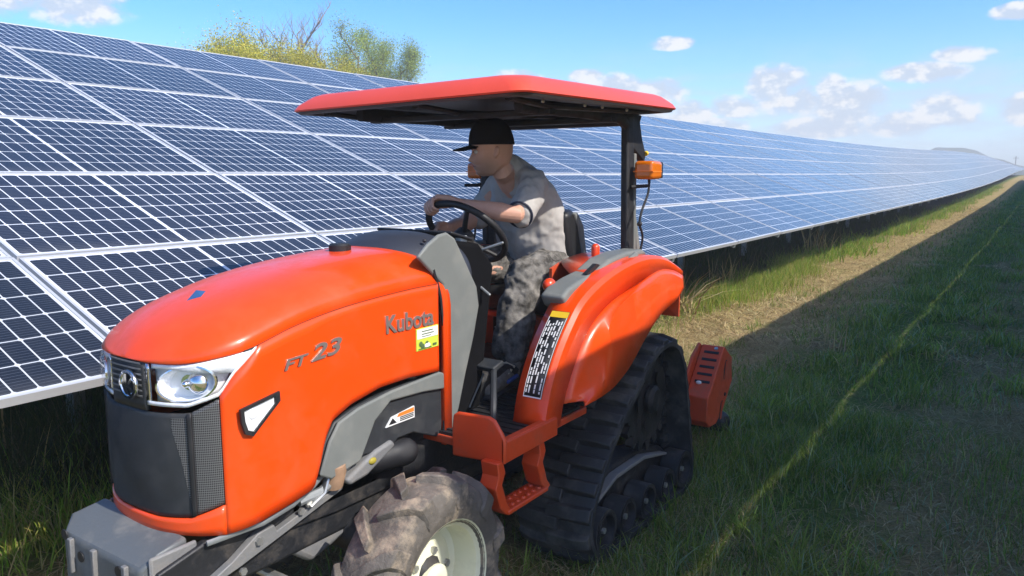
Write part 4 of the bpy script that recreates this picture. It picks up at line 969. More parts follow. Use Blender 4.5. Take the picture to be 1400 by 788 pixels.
# print and lettering
def text(name, s, size, o, ux, uz, ext, m, parent, shear=0.0, sx=1.0):
    cu = bpy.data.curves.new(name, 'FONT'); cu.body = s; cu.size = size; cu.extrude = ext; cu.shear = shear; cu.offset = .0012 * size / .06
    t = bpy.data.objects.new('t', cu); COL.objects.link(t); dg = bpy.context.evaluated_depsgraph_get(); me = bpy.data.meshes.new_from_object(t.evaluated_get(dg)); bpy.data.objects.remove(t); bpy.data.curves.remove(cu)
    ux, uz = Vector(ux).normalized(), Vector(uz).normalized(); n = ux.cross(uz); M4 = Matrix((( ux.x * sx, uz.x, n.x, 0), (ux.y * sx, uz.y, n.y, 0), (ux.z * sx, uz.z, n.z, 0), (0, 0, 0, 1)))
    me.transform(M4); me.materials.clear(); me.materials.append(m); ob = bpy.data.objects.new(name, me); COL.objects.link(ob); ob.parent = parent; ob.location = Vector(o) - wloc(parent); return ob
YS = YC - HW
text('lettering', 'Kubota', .086, (1.868, YS - .0015, 1.170), (1, 0, -.02), (0, 0, 1), .003, LETTER, TR, sx=.98)
text('lettering', 'FT', .044, (1.441, YS - .0015, 1.132), (1, 0, .06), (0, 0, 1), .003, LETTER, TR, shear=.25, sx=1.75)
text('lettering', '23', .068, (1.545, YS - .0015, 1.139), (1, 0, .08), (0, 0, 1), .003, LETTER, TR, shear=.25, sx=1.75)
# yellow and white sticker below the name
st_ = obj('sticker', B().box(2.022, 2.143, YS - .0035, YS - .0005, 1.080, 1.160), LIME, TR)
obj('sticker_field', B().box(2.026, 2.139, YS - .005, YS - .0036, 1.122, 1.157), WHITE, st_)
sp_ = B()
for x, z, w, h in ((2.05, 1.146, .06, .003), (2.05, 1.136, .065, .003), (2.05, 1.128, .05, .002), (2.032, 1.084, .07, .003), (2.11, 1.088, .02, .008)): sp_.box(x, x + w, YS - .0062, YS - .0051, z, z + h)
for x, z in ((2.045, 1.103), (2.078, 1.100), (2.055, 1.094)): sp_.ball((x, YS - .0052, z), (.010, .001, .010), 10)
obj('sticker_print', sp_, mat('green print', (.08, .14, .05), .6), st_); obj('sticker_patch', B().ball((2.08, YS - .0056, 1.094), (.016, .001, .009), 12), WHITE, st_)
# caution sticker on the engine cover
cst = obj('caution_sticker', B().prism([(1.875, .838), (1.905, .868), (2.022, .880), (2.022, .838)], 1.806, 1.8117), WHITE, TR)
obj('sticker_header', B().prism([(1.93, .862), (1.94, .873), (2.018, .877), (2.018, .862)], 1.8045, 1.8058), ORPRINT, cst)
cp = B()
for z in (.856, .850, .844): cp.box(1.945, 2.016, 1.8045, 1.8058, z, z + .003)
cp.prism([(1.888, .844), (1.908, .864), (1.928, .844)], 1.8045, 1.8058)
obj('sticker_print', cp, INK, cst)
for k, d in enumerate('321'):
    for y in (2.215, 2.355): text('gate_number', d, .03, (3.0845, y, .93 - .06 * k), (0, -1, 0), (0, 0, 1), .0006, WHITE, TR)

# ------------------------------------------------------------------ flail mower
FM = empty('flail_mower', (4.4, 2.1, 0), 'orange slotted mower housing hitched low behind the rubber track', 'mower')
pf = PL([(991, 474), (1001, 488), (1001, 520), (988, 562), (979, 580), (970, 585), (966, 578), (968, 545), (972, 535)], 1.50)
pf = [(x, z) for x, z in pf]
ORM = mat('scuffed orange steel', (.50, .060, .016), .5, dirt=(.2, .11, .07), dscale=6, damt=.7, bump=.06, bscale=40)
CB = obj('belt_cover', B().prism(pf, 1.50, 1.64), ORM, FM, bevel=.008, seg=3)
fr0, fr1 = Vector((pf[0][0], 0, pf[0][1])), Vector((pf[8][0], 0, pf[8][1])); dn = (fr1 - fr0); nn = Vector((dn.z, 0, -dn.x)).normalized(); nn = nn if nn.x < 0 else -nn
for k in range(5):
    c = fr0 + dn * (.17 + .165 * k); t = dn.normalized() * .008
    obj('slot', B().extr([Vector((c.x, 1.522, c.z)) - t, Vector((c.x, 1.612, c.z)) - t, Vector((c.x, 1.612, c.z)) + t, Vector((c.x, 1.522, c.z)) + t], nn * .0025), INK, CB, smooth=0)
cxm, czm = sum(p[0] for p in pf) / 9, sum(p[1] for p in pf) / 9
for f_ in (.78, -.62):
    ctr = Vector((cxm + .075 + .035 * f_, 1.499, czm + .17 * f_))
    hole = [ctr + Vector((.022 * cos(2 * PI * i / 16) + .012 * sin(2 * PI * i / 16), 0, .058 * sin(2 * PI * i / 16))) for i in range(16)]
    ho = obj('round_guard', B().extr(hole, (0, -.002, 0)), INK, CB, smooth=0)
    for k in (-.5, 0.15): obj('guard_bar', B().tube([ctr + Vector((.022 * k - .008, -.003, -.05)), ctr + Vector((.022 * k + .016, -.003, .05))], .003, 6), ORM, ho)
obj('bolt', B().disc((cxm + .11, 1.50, czm - .02), (0, -1, 0), .012, .006, 6), INK, CB); obj('bolt', B().disc((cxm - .01, 1.52, pf[0][1] + .0), (-.6, 0, 1), .012, .006, 6), STEEL, CB)
obj('chipped_patch', B().ball((fr0 + dn * .86).to_tuple()[0:1] + (1.585,) + (fr0 + dn * .86).to_tuple()[2:3], (.012, .018, .012), 10), WHITE, CB)
obj('mounting_plate', B().prism([(pf[0][0] - .13, pf[0][1] - .05), (pf[0][0] - .02, pf[0][1] + .01), (pf[0][0] + .02, pf[0][1] - .02), (pf[6][0] + .04, pf[6][1] + .02), (pf[6][0] - .10, pf[6][1] + .05)], 1.642, 1.66), ORM, FM, bevel=.004)
obj('mower_deck', B().prism([(4.05, .22), (4.10, .42), (4.30, .52), (4.62, .48), (4.78, .22), (4.74, .20), (4.08, .20)], 1.66, 2.75), ORM, FM, bevel=.01)
obj('rear_roller', B().limb([(4.85, 1.66, .09), (4.85, 2.74, .09)], .07, 18), IRON, FM)
obj('hitch_frame', B().tube([(4.25, 1.85, .5), (4.1, YC, .85), (4.25, 2.35, .5)], .03, 10).tube([(4.1, YC, .85), (3.6, YC, .80)], .03, 10).tube([(4.2, 1.85, .45), (3.6, 1.95, .5)], .025, 10).tube([(4.2, 2.35, .45), (3.6, 2.25, .5)], .025, 10), IRON, FM)
obj('gearbox', B().box(4.12, 4.32, YC - .1, YC + .1, .50, .68), IRON, FM, bevel=.02)

# ------------------------------------------------------------------ driver
PR = empty('person', (3.3, 2.10, 1.14), 'man in black cap, grey t-shirt and dark work trousers driving the tractor', 'person')


def remesh(o, vox, it=6, noise=0.0, nscale=.05, fac=.5):
    md = o.modifiers.new('remesh', 'REMESH'); md.mode = 'VOXEL'; md.voxel_size = vox; md.use_smooth_shade = True
    sm = o.modifiers.new('soft', 'SMOOTH'); sm.factor = fac; sm.iterations = it
    if noise:
        tx = bpy.data.textures.new('folds', 'MARBLE'); tx.noise_scale = nscale; tx.turbulence = 7; tx.noise_depth = 2
        d = o.modifiers.new('folds', 'DISPLACE'); d.texture = tx; d.strength = noise; d.mid_level = .5; d.texture_coords = 'GLOBAL'


DS = Vector((.10, .07, 0)); SWC_KEEP = SWC; SWC = SWC - DS     # the figure is laid out first and then sat down in its place
HF = Vector((-.70, .71, -.10)).normalized(); HL = Vector((0, 0, 1)).cross(HF).normalized(); HU = HF.cross(HL); HO = Vector((2.895, 2.08, 1.695))
def hd(f, l, z): return HO + HF * f + HL * l + HU * z
FRN = [(0, .052), (.006, .070), (.018, .084), (.030, .083), (.040, .088), (.050, .090), (.056, .087), (.066, .093), (.076, .094), (.090, .094), (.105, .090), (.118, .087), (.130, .096), (.142, .097), (.165, .096), (.19, .084), (.212, .055), (.226, .02), (.23, .001)]
BCK = [(0, -.02), (.02, .015), (.04, .060), (.06, .083), (.09, .096), (.12, .102), (.15, .103), (.18, .094), (.205, .07), (.222, .035), (.23, .001)]
WID = [(0, .030), (.012, .044), (.03, .053), (.05, .060), (.075, .066), (.10, .071), (.13, .075), (.16, .075), (.19, .064), (.212, .043), (.226, .016), (.23, .001)]
def head_fn(u, v, grow=0.0):
    z = .23 * (1 - (1 - v) ** 1.25) if v > .5 else .23 * (1 - .5 ** 1.25) * (v / .5) ** 1.0
    ph = 2 * PI * u; c_, s_ = cos(ph), sin(ph); fr, bk, w = smooth_tab(z, FRN), smooth_tab(z, BCK), smooth_tab(z, WID)
    e = 2 / 2.35; f = (fr if c_ > 0 else bk) * (1 if c_ > 0 else -1) * abs(c_) ** e; l = w * (1 if s_ > 0 else -1) * abs(s_) ** e
    if c_ > 0:
        nz = math.exp(-((z - .080) / .011) ** 2) * .020 + math.exp(-((z - .100) / .017) ** 2) * .011; f += nz * math.exp(-(l / .0125) ** 2)
        f -= .010 * math.exp(-((z - .117) / .011) ** 2) * math.exp(-((abs(l) - .033) / .016) ** 2)
        f += .004 * math.exp(-((z - .058) / .005) ** 2) * math.exp(-(l / .022) ** 2) + .005 * math.exp(-((z - .043) / .005) ** 2) * math.exp(-(l / .02) ** 2)
    k = 1 + grow; return hd(f * k if abs(f) > 1e-6 else f, l * k, z)


SKIN = mat('skin', (.52, .27, .18), .5, spec=.4, bump=.03, bscale=150)
def face_hair():
    nt = SKIN.node_tree; N = nt.nodes; L = nt.links; p = N['Principled BSDF']; tc = N.new('ShaderNodeTexCoord')
    def spot(c, r0, r1, amt):
        d = N.new('ShaderNodeVectorMath'); d.operation = 'DISTANCE'; d.inputs[1].default_value = c - wloc(PR); L.new(tc.outputs['Object'], d.inputs[0])
        r = N.new('ShaderNodeMapRange'); r.inputs['From Min'].default_value = r1; r.inputs['From Max'].default_value = r0; r.inputs['To Max'].default_value = amt; L.new(d.outputs['Value'], r.inputs['Value']); return r.outputs[0]
    n = N.new('ShaderNodeTexNoise'); n.inputs['Scale'].default_value = 30; n.inputs['Detail'].default_value = 6; L.new(tc.outputs['Object'], n.inputs['Vector'])
    x0 = N.new('ShaderNodeMix'); x0.data_type = 'RGBA'; L.new(n.outputs['Fac'], x0.inputs['Factor']); x0.inputs['A'].default_value = (.68, .40, .29, 1); x0.inputs['B'].default_value = (.58, .29, .20, 1); cur = x0.outputs['Result']
    for c, r0, r1, amt, col in ((hd(.055, 0, .022), .035, .10, .6, (.20, .135, .105)), (hd(.03, .05, .035), .01, .08, .45, (.2, .14, .105)), (hd(.03, -.05, .035), .01, .08, .45, (.2, .14, .105)), (hd(-.075, 0, .15), .03, .11, .4, (.25, .165, .125))):
        x = N.new('ShaderNodeMix'); x.data_type = 'RGBA'; L.new(spot(c, r0, r1, amt), x.inputs['Factor']); L.new(cur, x.inputs['A']); x.inputs['B'].default_value = (*col, 1); cur = x.outputs['Result']
    L.new(cur, p.inputs['Base Color'])
face_hair()
skin = B()
skin.grid(head_fn, 96, 60, 0, True)
skin.f.append(tuple(range(95, -1, -1))); skin.m.append(0); n0 = 96 * 59; skin.f.append(tuple(range(n0, n0 + 96))); skin.m.append(0)
skin.limb([(3.09, 2.09, 1.62), (3.0, 2.09, 1.705), tuple(hd(-.04, 0, .02)), tuple(hd(-.03, 0, .08))], [(.064, .060), (.056, .058), (.049, .053), (.042, .046)], 18)
for s in (-1, 1): skin.limb([hd(-.004, s * .072, .088), hd(-.012, s * .079, .105), hd(-.016, s * .081, .122)], [(.007, .010), (.008, .016), (.007, .014)], 10)


def hand(t, elbow, mirror):
    C0 = wheel_pt(t); T = (-SU * sin(t) + SV * cos(t)).normalized(); Rd = (C0 - SWC).normalized(); N_ = SNM
    el = Vector(elbow); back = (el - C0).normalized()
    kn = C0 + N_ * .030 + Rd * .020; wr = C0 + N_ * .034 + back * .085
    # palm: slab between wrist and knuckles
    for k in range(4):
        o = T * ((k - 1.5) * .0215)
        skin.limb([wr + o * .55, (wr + kn) / 2 + o * .85 + N_ * .004, kn + o], [.0155, .0165, .0115], 10)
        ln = (205, 225, 220, 195)[k]; c = C0 + o; rr = .0255 + (.001, .002, .001, 0)[k]; pts = []
        for i in range(8):
            th = rad(20 + ln * i / 7.0); pts.append(c + (N_ * cos(th) + Rd * sin(th)) * (rr + (.003 if i in (2, 5) else 0)))
        skin.limb([kn + o] + pts[1:], [.0098, .0092, .0088, .0091, .0084, .0080, .0077, .007], 10)
    sd = mirror; th0 = wr + T * (sd * .026) + back * -.012
    pts = [th0, C0 + T * (sd * .046) + N_ * .024 + back * .02] + [C0 + T * (sd * .040) + (N_ * cos(a) - Rd * sin(a)) * .026 for a in (rad(35), rad(75), rad(112))]
    skin.limb(pts, [.016, .0145, .0125, .0115, .010], 10)
    return wr


EL, ER = (2.80, 1.895, 1.520), (3.00, 2.355, 1.44)
wl = hand(rad(152), EL, -1); wr_ = hand(rad(80), ER, 1)
skin.limb([(3.03, 1.960, 1.63), (2.92, 1.918, 1.555), EL, Vector(EL).lerp(wl, .25), Vector(EL).lerp(wl, .6), wl], [.046, .043, .040, .043, .033, (.028, .022)], 16)
skin.limb([(3.17, 2.25, 1.62), (3.10, 2.32, 1.51), ER, Vector(ER).lerp(wr_, .3), Vector(ER).lerp(wr_, .65), wr_], [.052, .050, .046, .046, .037, (.030, .024)], 16)
for y0, ya in ((2.00, 1.90), (2.20, 2.25)):            # legs inside the trousers, down to the ankle
    skin.limb([(3.34, y0, 1.21), (3.1, (y0 + ya) / 2, 1.235), (2.865, ya + .02, 1.235), (2.82, ya, 1.05), (2.755, ya - .01, .86), (2.735, ya - .01, .82)], [.07, .066, .055, .05, .038, .04], 12)
skin.limb([(3.36, 2.1, 1.22), (3.30, 2.1, 1.36), (3.21, 2.09, 1.50), (3.13, 2.09, 1.59)], [(.15, .12), (.15, .12), (.13, .10), (.09, .07)], 16)
skin.limb([(3.12, 2.09, 1.60), (3.03, 1.965, 1.63)], .036, 12); skin.limb([(3.12, 2.09, 1.60), (3.17, 2.23, 1.62)], .036, 12); skin.limb([(3.34, 2.1, 1.22), (3.30, 2.0, 1.21)], .08, 12); skin.limb([(3.34, 2.1, 1.22), (3.30, 2.2, 1.21)], .08, 12)
BODY = obj('body', skin, SKIN, PR, smooth=180); remesh(BODY, .0032, 4)
shirt = B()
shirt.limb([(3.35, 2.10, 1.235), (3.315, 2.10, 1.31), (3.272, 2.098, 1.40), (3.222, 2.095, 1.50), (3.155, 2.09, 1.60), (3.08, 2.085, 1.685), (3.025, 2.085, 1.735)], [(.210, .168), (.216, .178), (.204, .164), (.190, .146), (.172, .122), (.122, .086), (.070, .066)], 28)
shirt.limb([(3.10, 2.06, 1.668), (3.05, 1.965, 1.656), (2.965, 1.925, 1.592), (2.875, 1.905, 1.530)], [.082, .078, .074, (.070, .078)], 18)
shirt.limb([(3.11, 2.12, 1.665), (3.19, 2.25, 1.645), (3.16, 2.30, 1.555), (3.09, 2.33, 1.490)], [.078, .074, .070, .068], 18)
SH = obj('t_shirt', shirt, SHIRT, PR, smooth=180); remesh(SH, .009, 4, .016, .10)
rimc = Vector((2.842, 1.900, 1.518)); axc = (Vector((2.80, 1.895, 1.508)) - Vector((2.965, 1.925, 1.575))).normalized(); uc = axc.orthogonal().normalized(); vc = axc.cross(uc)
obj('sleeve_shade_ring', B().tube([rimc + uc * (.060 * cos(2 * PI * i / 28)) + vc * (.064 * sin(2 * PI * i / 28)) for i in range(29)], .0055, 8), mat("navy sleeve shade", (.03, .035, .06), .9), SH, smooth=180)  # dark ring standing in for the shaded inside of the sleeve opening
tr = B()
for y0, ya, kx in ((2.00, 1.905, 2.875), (2.20, 2.25, 2.86)):
    tr.limb([(3.37, y0, 1.20), (3.22, (y0 * .6 + ya * .4), 1.225), (3.03, ya + .015, 1.245), (kx, ya, 1.225), (kx - .025, ya, 1.13), (kx - .06, ya, 1.02), (kx - .095, ya, .93), (kx - .11, ya, .885)], [.115, .105, .097, .088, .086, .083, .078, .074], 20)
tr.limb([(3.40, 2.10, 1.26), (3.34, 2.10, 1.20)], [(.19, .13), (.19, .12)], 24)
tr.box(2.98, 3.12, 1.815, 1.84, 1.18, 1.29)
TRO = obj('trousers', tr, TROUS, PR, smooth=180); remesh(TRO, .0075, 3, .022, .07)
for ya, tx, ty in ((1.880, 2.47, 1.845), (2.24, 2.47, 2.27)):
    hl = Vector((2.755, ya, .79)); toe = Vector((tx, ty, .782)); s_ = B(); d = toe - hl
    s_.limb([hl + Vector((0, 0, .075)), hl + d * .08 + Vector((0, 0, .02))], [.047, .05], 14).limb([hl + Vector((0, 0, .0)), hl + d * .35 + Vector((0, 0, .022)), hl + d * .65 + Vector((0, 0, .008)), toe - d * .1], [(.042, .04), (.046, .052), (.05, .042), (.044, .03)], 16)
    so2 = obj('shoe', s_, SHOE, PR, smooth=180); remesh(so2, .006, 4)
    sl_ = B().limb([hl + Vector((.01, 0, -.028)), hl + d * .4 + Vector((0, 0, -.026)), hl + d * .7 + Vector((0, 0, -.026)), toe + Vector((0, 0, -.022))], [(.046, .012), (.046, .012), (.055, .012), (.046, .012)], 14); obj('sole', sl_, SOLE, so2, smooth=60)
    lc = B()
    for k in range(4): q_ = hl + d * (.22 + .1 * k) + Vector((0, 0, .070 - .010 * k)); lc.tube([q_ + Vector((.012, -.04, -.012)), q_ + Vector((0, 0, .004)), q_ + Vector((-.012, .04, -.012))], .006, 6)
    obj('lace', lc, LACE, so2); obj('toe_trim', B().limb([hl + d * .15 + Vector((0, -.047, .015)), hl + d * .45 + Vector((0, -.05, .012))], .010, 8), BLUE, so2)
for s in (-1, 1):
    obj('eye', B().ball(hd(.077, s * .032, .116), .0115, 14), EYEW, PR); obj('iris', B().ball(hd(.0855, s * .031, .116), .0052, 10), HAIRM, PR)
    obj('eyebrow', B().limb([hd(.094, s * .014, .131), hd(.092, s * .032, .135), hd(.078, s * .052, .131)], .0042, 8), HAIRM, PR)
obj('mouth', B().tube([hd(.083, -.024, .049), hd(.0925, -.010, .0505), hd(.094, 0, .0505), hd(.0925, .010, .0505), hd(.083, .024, .049)], .0022, 6), mat('lip', (.25, .09, .07), .6), PR)
cp_ = B()
def cap_fn(u, v):
    ph = 2 * PI * u; t = v * PI / 2; lo = .146 - .012 * cos(ph) * -1 * .3 - .010 * (1 - cos(ph)) * .5
    f = -.004 + (.108 * cos(ph)) * cos(t) ** .62; l = .086 * sin(ph) * cos(t) ** .62; return hd(f, l, lo + (.262 - lo) * sin(t) ** 1.05)
cp_.grid(cap_fn, 40, 14, 0, True)
CAP = obj('cap', cp_, CAPM, PR, smooth=180, solid=.004)
def brim_fn(u, v):
    a = -1.0 + 2.0 * u; l = .078 * sin(a * 1.25) * (1 - .12 * v); f = .055 + .045 * cos(a * 1.2) + .082 * v * math.sqrt(max(0, 1 - (a * .85) ** 2)); return hd(f, l, .150 - 1.9 * l * l - .014 * v)
obj('peak', B().grid(brim_fn, 18, 7), CAPM, CAP, smooth=180, solid=.005); obj('button', B().ball(hd(-.004, 0, .264), .007, 8), CAPM, CAP)

PR.location = Vector(PR.location) + DS; SWC = SWC_KEEP

# ------------------------------------------------------------------ grass
GRASS = attr_mat('grass blades', .6, .5); LEAF = attr_mat('spring leaves', .6, .35); STEM = attr_mat('dry stems', .8, .15)


def blades(name, pos, h, w, lean, cols, m, segs=2, label=None, parent=None, kind='stuff', flat=0.0):
    "pos (n,3); every blade its own curved tapering strip"
    n = len(pos); az_ = rng.uniform(0, 2 * PI, n); dx, dy = np.cos(az_), np.sin(az_); ph = rng.uniform(0, 2 * PI, n); wx, wy = np.cos(ph), np.sin(ph)
    ts = [0.0, .45, 1.0] if segs == 2 else [0.0, .33, .68, 1.0]; V = []
    for t in ts:
        hor = lean * h * (t ** 1.7); ver = h * t * (1 - .35 * lean * t); ver = np.maximum(ver, .004 * t)
        c = pos + np.stack([dx * hor, dy * hor, ver], 1); ww = w * (1 - t * .75) * .5 if t < 1 else None
        if ww is None: V.append(c)
        else: o = np.stack([wx * ww, wy * ww, np.zeros(n)], 1); V += [c - o, c + o]
    k = len(V); co = np.stack(V, 1).reshape(-1, 3).astype(np.float32); base = (np.arange(n) * k)[:, None]
    q = [np.concatenate([base + 2 * i, base + 2 * i + 1, base + 2 * i + 3, base + 2 * i + 2], 1) for i in range(len(ts) - 2)]; tri = np.concatenate([base + k - 3, base + k - 2, base + k - 1], 1)
    quads = np.concatenate(q, 0); nl = quads.size + tri.size
    me = bpy.data.meshes.new(name); me.vertices.add(len(co)); me.vertices.foreach_set('co', co.ravel()); me.loops.add(nl)
    me.loops.foreach_set('vertex_index', np.concatenate([quads.ravel(), tri.ravel()]).astype(np.int32)); npoly = len(quads) + len(tri); me.polygons.add(npoly)
    st_ = np.concatenate([np.arange(len(quads)) * 4, len(quads) * 4 + np.arange(len(tri)) * 3]).astype(np.int32); me.polygons.foreach_set('loop_start', st_)
    me.update(calc_edges=True); me.validate()
    a = me.attributes.new('tint', 'FLOAT_COLOR', 'POINT'); cc = np.concatenate([np.repeat(cols, k, 0), np.ones((n * k, 1))], 1).astype(np.float32); a.data.foreach_set('color', cc.ravel())
    me.materials.append(m); me.polygons.foreach_set('use_smooth', np.ones(npoly, bool)); o = bpy.data.objects.new(name, me); COL.objects.link(o)
    if parent is not None: o.parent = parent
    if kind: o['kind'] = kind
    if label: o['label'] = label
    return o


VR = np.vectorize(rise)
def palette(n, cols, wts, jit=.25):
    i = rng.choice(len(cols), n, p=np.array(wts) / sum(wts)); return np.array(cols)[i] * rng.uniform(1 - jit, 1 + jit, (n, 1)) * rng.uniform(.92, 1.08, (n, 3))


def vnoise(x, y, s, seed):
    "cheap smooth value noise in 0..1"
    r = np.random.default_rng(seed).random((64, 64)); u, v = x / s, y / s; i, j = np.floor(u).astype(int), np.floor(v).astype(int); a, b_ = u - i, v - j; a = a * a * (3 - 2 * a); b_ = b_ * b_ * (3 - 2 * b_)
    g = lambda p, q: r[p % 64, q % 64]
    return (g(i, j) * (1 - a) + g(i + 1, j) * a) * (1 - b_) + (g(i, j + 1) * (1 - a) + g(i + 1, j + 1) * a) * b_


def scatter(n, x0, x1, y0, y1, power=1.0):
    x = x0 + (x1 - x0) * rng.random(n) ** power; y = rng.uniform(y0, y1, n); return x, y


GREENS = [(.13, .21, .03), (.21, .31, .05), (.32, .39, .08), (.28, .36, .20), (.50, .42, .20)]
SHADED_GREENS = [(.035, .06, .012), (.05, .08, .016), (.07, .09, .022), (.05, .075, .03), (.16, .13, .06)]  # greens darkened so their colour carries the shade under the panels
STRAWS = [(.48, .37, .18), (.38, .28, .13), (.58, .47, .25), (.22, .155, .075)]
def zof(x, y):
    near = ((x > -6) & (x < 30) & (y > -4) & (y < 8)); return VR(x) + np.where(near, .014 * np.sin(x * 2.3 + 1.3 * y) + .012 * np.sin(x * 5.1 - y * 3.7 + 1) + .01 * np.sin(y * 6.1 + x) - .02, 0)


def lane(name, n, x0, x1, y0, y1, power, keep, hs, ws, lean, cols, wts, m=None, label=None, clump=0, segs=2):
    x, y = scatter(n, x0, x1, y0, y1, power); k = keep(x, y) > rng.random(n); x, y = x[k], y[k]
    if clump: x = x + rng.normal(0, clump, len(x)); y = y + rng.normal(0, clump, len(y))
    pos = np.stack([x, y, zof(x, y)], 1); n = len(x); big = vnoise(x, y, .45, 5)
    h = rng.uniform(*hs, n) * (.55 + .9 * big); return blades(name, pos, h, rng.uniform(*ws, n), rng.uniform(*lean, n), palette(n, cols, wts), m or GRASS, segs, label)


kg = lambda x, y: np.clip(.10 + 2.6 * (.6 * vnoise(x, y, .55, 1) + .4 * vnoise(x, y, 1.7, 31) - .34), 0, 1) * np.where(y > 2.0, .22, np.where(y > 1.65, .5, 1.0)) * np.where(y < .62, .35, 1.0)
lane('grass', 60000, 1.6, 6.5, -1.2, 2.5, 1.0, kg, (.05, .15), (.004, .008), (.1, .9), GREENS, [3, 4, 3, 2, 1.4], label='green grass growing on the shaded aisle floor')
lane('grass', 50000, 6.5, 20, -1.2, 2.5, 1.15, kg, (.05, .13), (.008, .015), (.1, .9), GREENS, [3, 4, 3, 2, .6])
lane('grass', 30000, 20, 70, -1.2, 2.4, 1.2, kg, (.06, .14), (.02, .04), (.1, .9), GREENS, [3, 4, 3, 2, .6])
def tufts(name, n, x0, x1, y0, y1, power, per, hs, ws, cols, wts, sd=.035):
    "fuller clumps standing out of the lawn"
    cx, cy = scatter(n, x0, x1, y0, y1, power); k = vnoise(cx, cy, .8, 21) > .5; cx, cy = cx[k], cy[k]; m_ = len(cx); tone = rng.uniform(.75, 1.25, m_); hh = rng.uniform(.6, 1.2, m_)
    i = np.repeat(np.arange(m_), per); x = cx[i] + rng.normal(0, sd, len(i)); y = cy[i] + rng.normal(0, sd, len(i)); pos = np.stack([x, y, zof(x, y)], 1); n_ = len(i)
    blades(name, pos, rng.uniform(*hs, n_) * hh[i], rng.uniform(*ws, n_), rng.uniform(.15, 1.1, n_), palette(n_, cols, wts) * tone[i][:, None], GRASS, 3)
tufts('grass_clumps', 520, 1.8, 7, -.8, 1.75, 1.0, 34, (.08, .24), (.004, .009), GREENS, [2, 4, 4, 3, .5])
tufts('grass_clumps', 700, 7, 26, -.6, 1.7, 1.2, 26, (.08, .22), (.008, .018), GREENS, [2, 4, 4, 3, .5], .06)
tufts('grass_clumps', 160, 1.8, 12, 1.7, 2.9, 1.1, 20, (.06, .16), (.004, .009), GREENS, [2, 4, 3, 1, 2])
ks = lambda x, y: np.where((y > 1.6) & (y < 3.5), .95, np.where(y < .70, .9, .15 + .8 * (vnoise(x, y, 1.2, 44) > .55)))
lane('dry_straw', 85000, .6, 8, -1.2, 3.8, 1.0, ks, (.04, .11), (.003, .006), (1.6, 3.2), STRAWS, [3, 3, 2, 2], STEM, label='dry mown straw lying over the aisle')
lane('dry_straw', 60000, 8, 45, -.6, 3.8, 1.35, ks, (.05, .13), (.006, .014), (1.6, 3.2), STRAWS, [3, 3, 2, 2], STEM)
# sunlit fringe along the drip edge of the row
LITG = [(.18, .33, .03), (.27, .38, .045), (.40, .38, .08), (.50, .42, .17)]
kf = lambda x, y: np.clip(1.8 * (vnoise(x, y, .8, 9) - .22), 0, 1) * np.exp(-((y - (3.60 + .15 * np.sin(x * .9))) / .34) ** 2)
lane('fringe_grass', 90000, .3, 16, 2.7, 4.6, 1.1, kf, (.06, .34), (.004, .009), (.1, .8), LITG, [4, 4, 3, 2.5], label='sunlit green fringe under the lower edge of the panels', segs=3)
lane('fringe_grass', 60000, 16, 80, 2.8, 4.6, 1.3, kf, (.08, .36), (.012, .03), (.1, .8), LITG, [4, 4, 2, 1])
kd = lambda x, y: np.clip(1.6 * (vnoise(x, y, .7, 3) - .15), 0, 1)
lane('shade_grass', 22000, .2, 4.5, 3.9, 6.8, 1.0, kd, (.10, .50), (.004, .010), (.1, .8), SHADED_GREENS, [4, 4, 2, 1, 1], label='tall grass in the dark under the panels', segs=3)
lane('shade_grass', 26000, 4.5, 40, 4.0, 7.0, 1.3, kd, (.10, .40), (.008, .02), (.1, .8), SHADED_GREENS, [4, 4, 2, 1, 1])


def plant(name, x, y, n, hs, ws, lean, cols, wts, label, cat, spread=.07, segs=3):
    "one clump of grass or reed: an object of its own"
    pos = np.stack([rng.normal(0, spread, n), rng.normal(0, spread, n), np.zeros(n)], 1)
    o = blades(name, pos, rng.uniform(*hs, n), rng.uniform(*ws, n), rng.uniform(*lean, n), palette(n, cols, wts), STEM, segs, kind=None); o.location = (x, y, float(zof(np.array([x]), np.array([y]))[0])); finish(o, label, cat); return o


plant('dry_reed', 9.0, 3.60, 60, (.35, .85), (.014, .030), (.5, 1.5), STRAWS, [3, 1, 4, 1], 'clump of dry pale reed leaves behind the tractor fender', 'reed')
plant('dry_reed', 11.6, 3.95, 40, (.25, .65), (.012, .02), (.1, .5), STRAWS, [3, 2, 3, 1], 'nearer upright tuft of dry stalks at the shade edge beyond the mower', 'reed', .14)
plant('dry_reed', 17.5, 4.0, 40, (.3, .8), (.016, .03), (.1, .5), STRAWS, [3, 2, 3, 1], 'farther upright tuft of dry stalks at the shade edge beyond the mower', 'reed', .2)
plant('dry_reed', 8.0, 1.55, 26, (.2, .45), (.006, .010), (.05, .3), STRAWS, [3, 2, 3, 1], 'thin dry stalks standing in the shaded grass of the aisle', 'reed', .10)
plant('grass_tuft', 1.60, 4.05, 60, (.12, .34), (.005, .010), (.1, .7), LITG, [3, 5, 3, 2], 'sunlit grass tuft beside the grey front weight', 'grass tuft', .10)
plant('grass_tuft', 1.95, 4.35, 50, (.15, .42), (.005, .010), (.1, .7), LITG, [3, 5, 3, 2], 'sunlit grass tuft under the panel edge at the left of the photo', 'grass tuft', .12)
plant('dead_stem', 1.88, 4.95, 3, (.75, 1.0), (.012, .016), (.02, .15), [(.40, .28, .14)], [1], 'tall dead brown stems standing in the dark under the panels', 'stem', .10)

# ------------------------------------------------------------------ trees
BARK = mat('grey bark', (.16, .13, .10), .9, vary=.3, vscale=8, bump=.3, bscale=20); PALEBARK = mat('pale twig bark', (.30, .25, .21), .9, vary=.2, vscale=5)


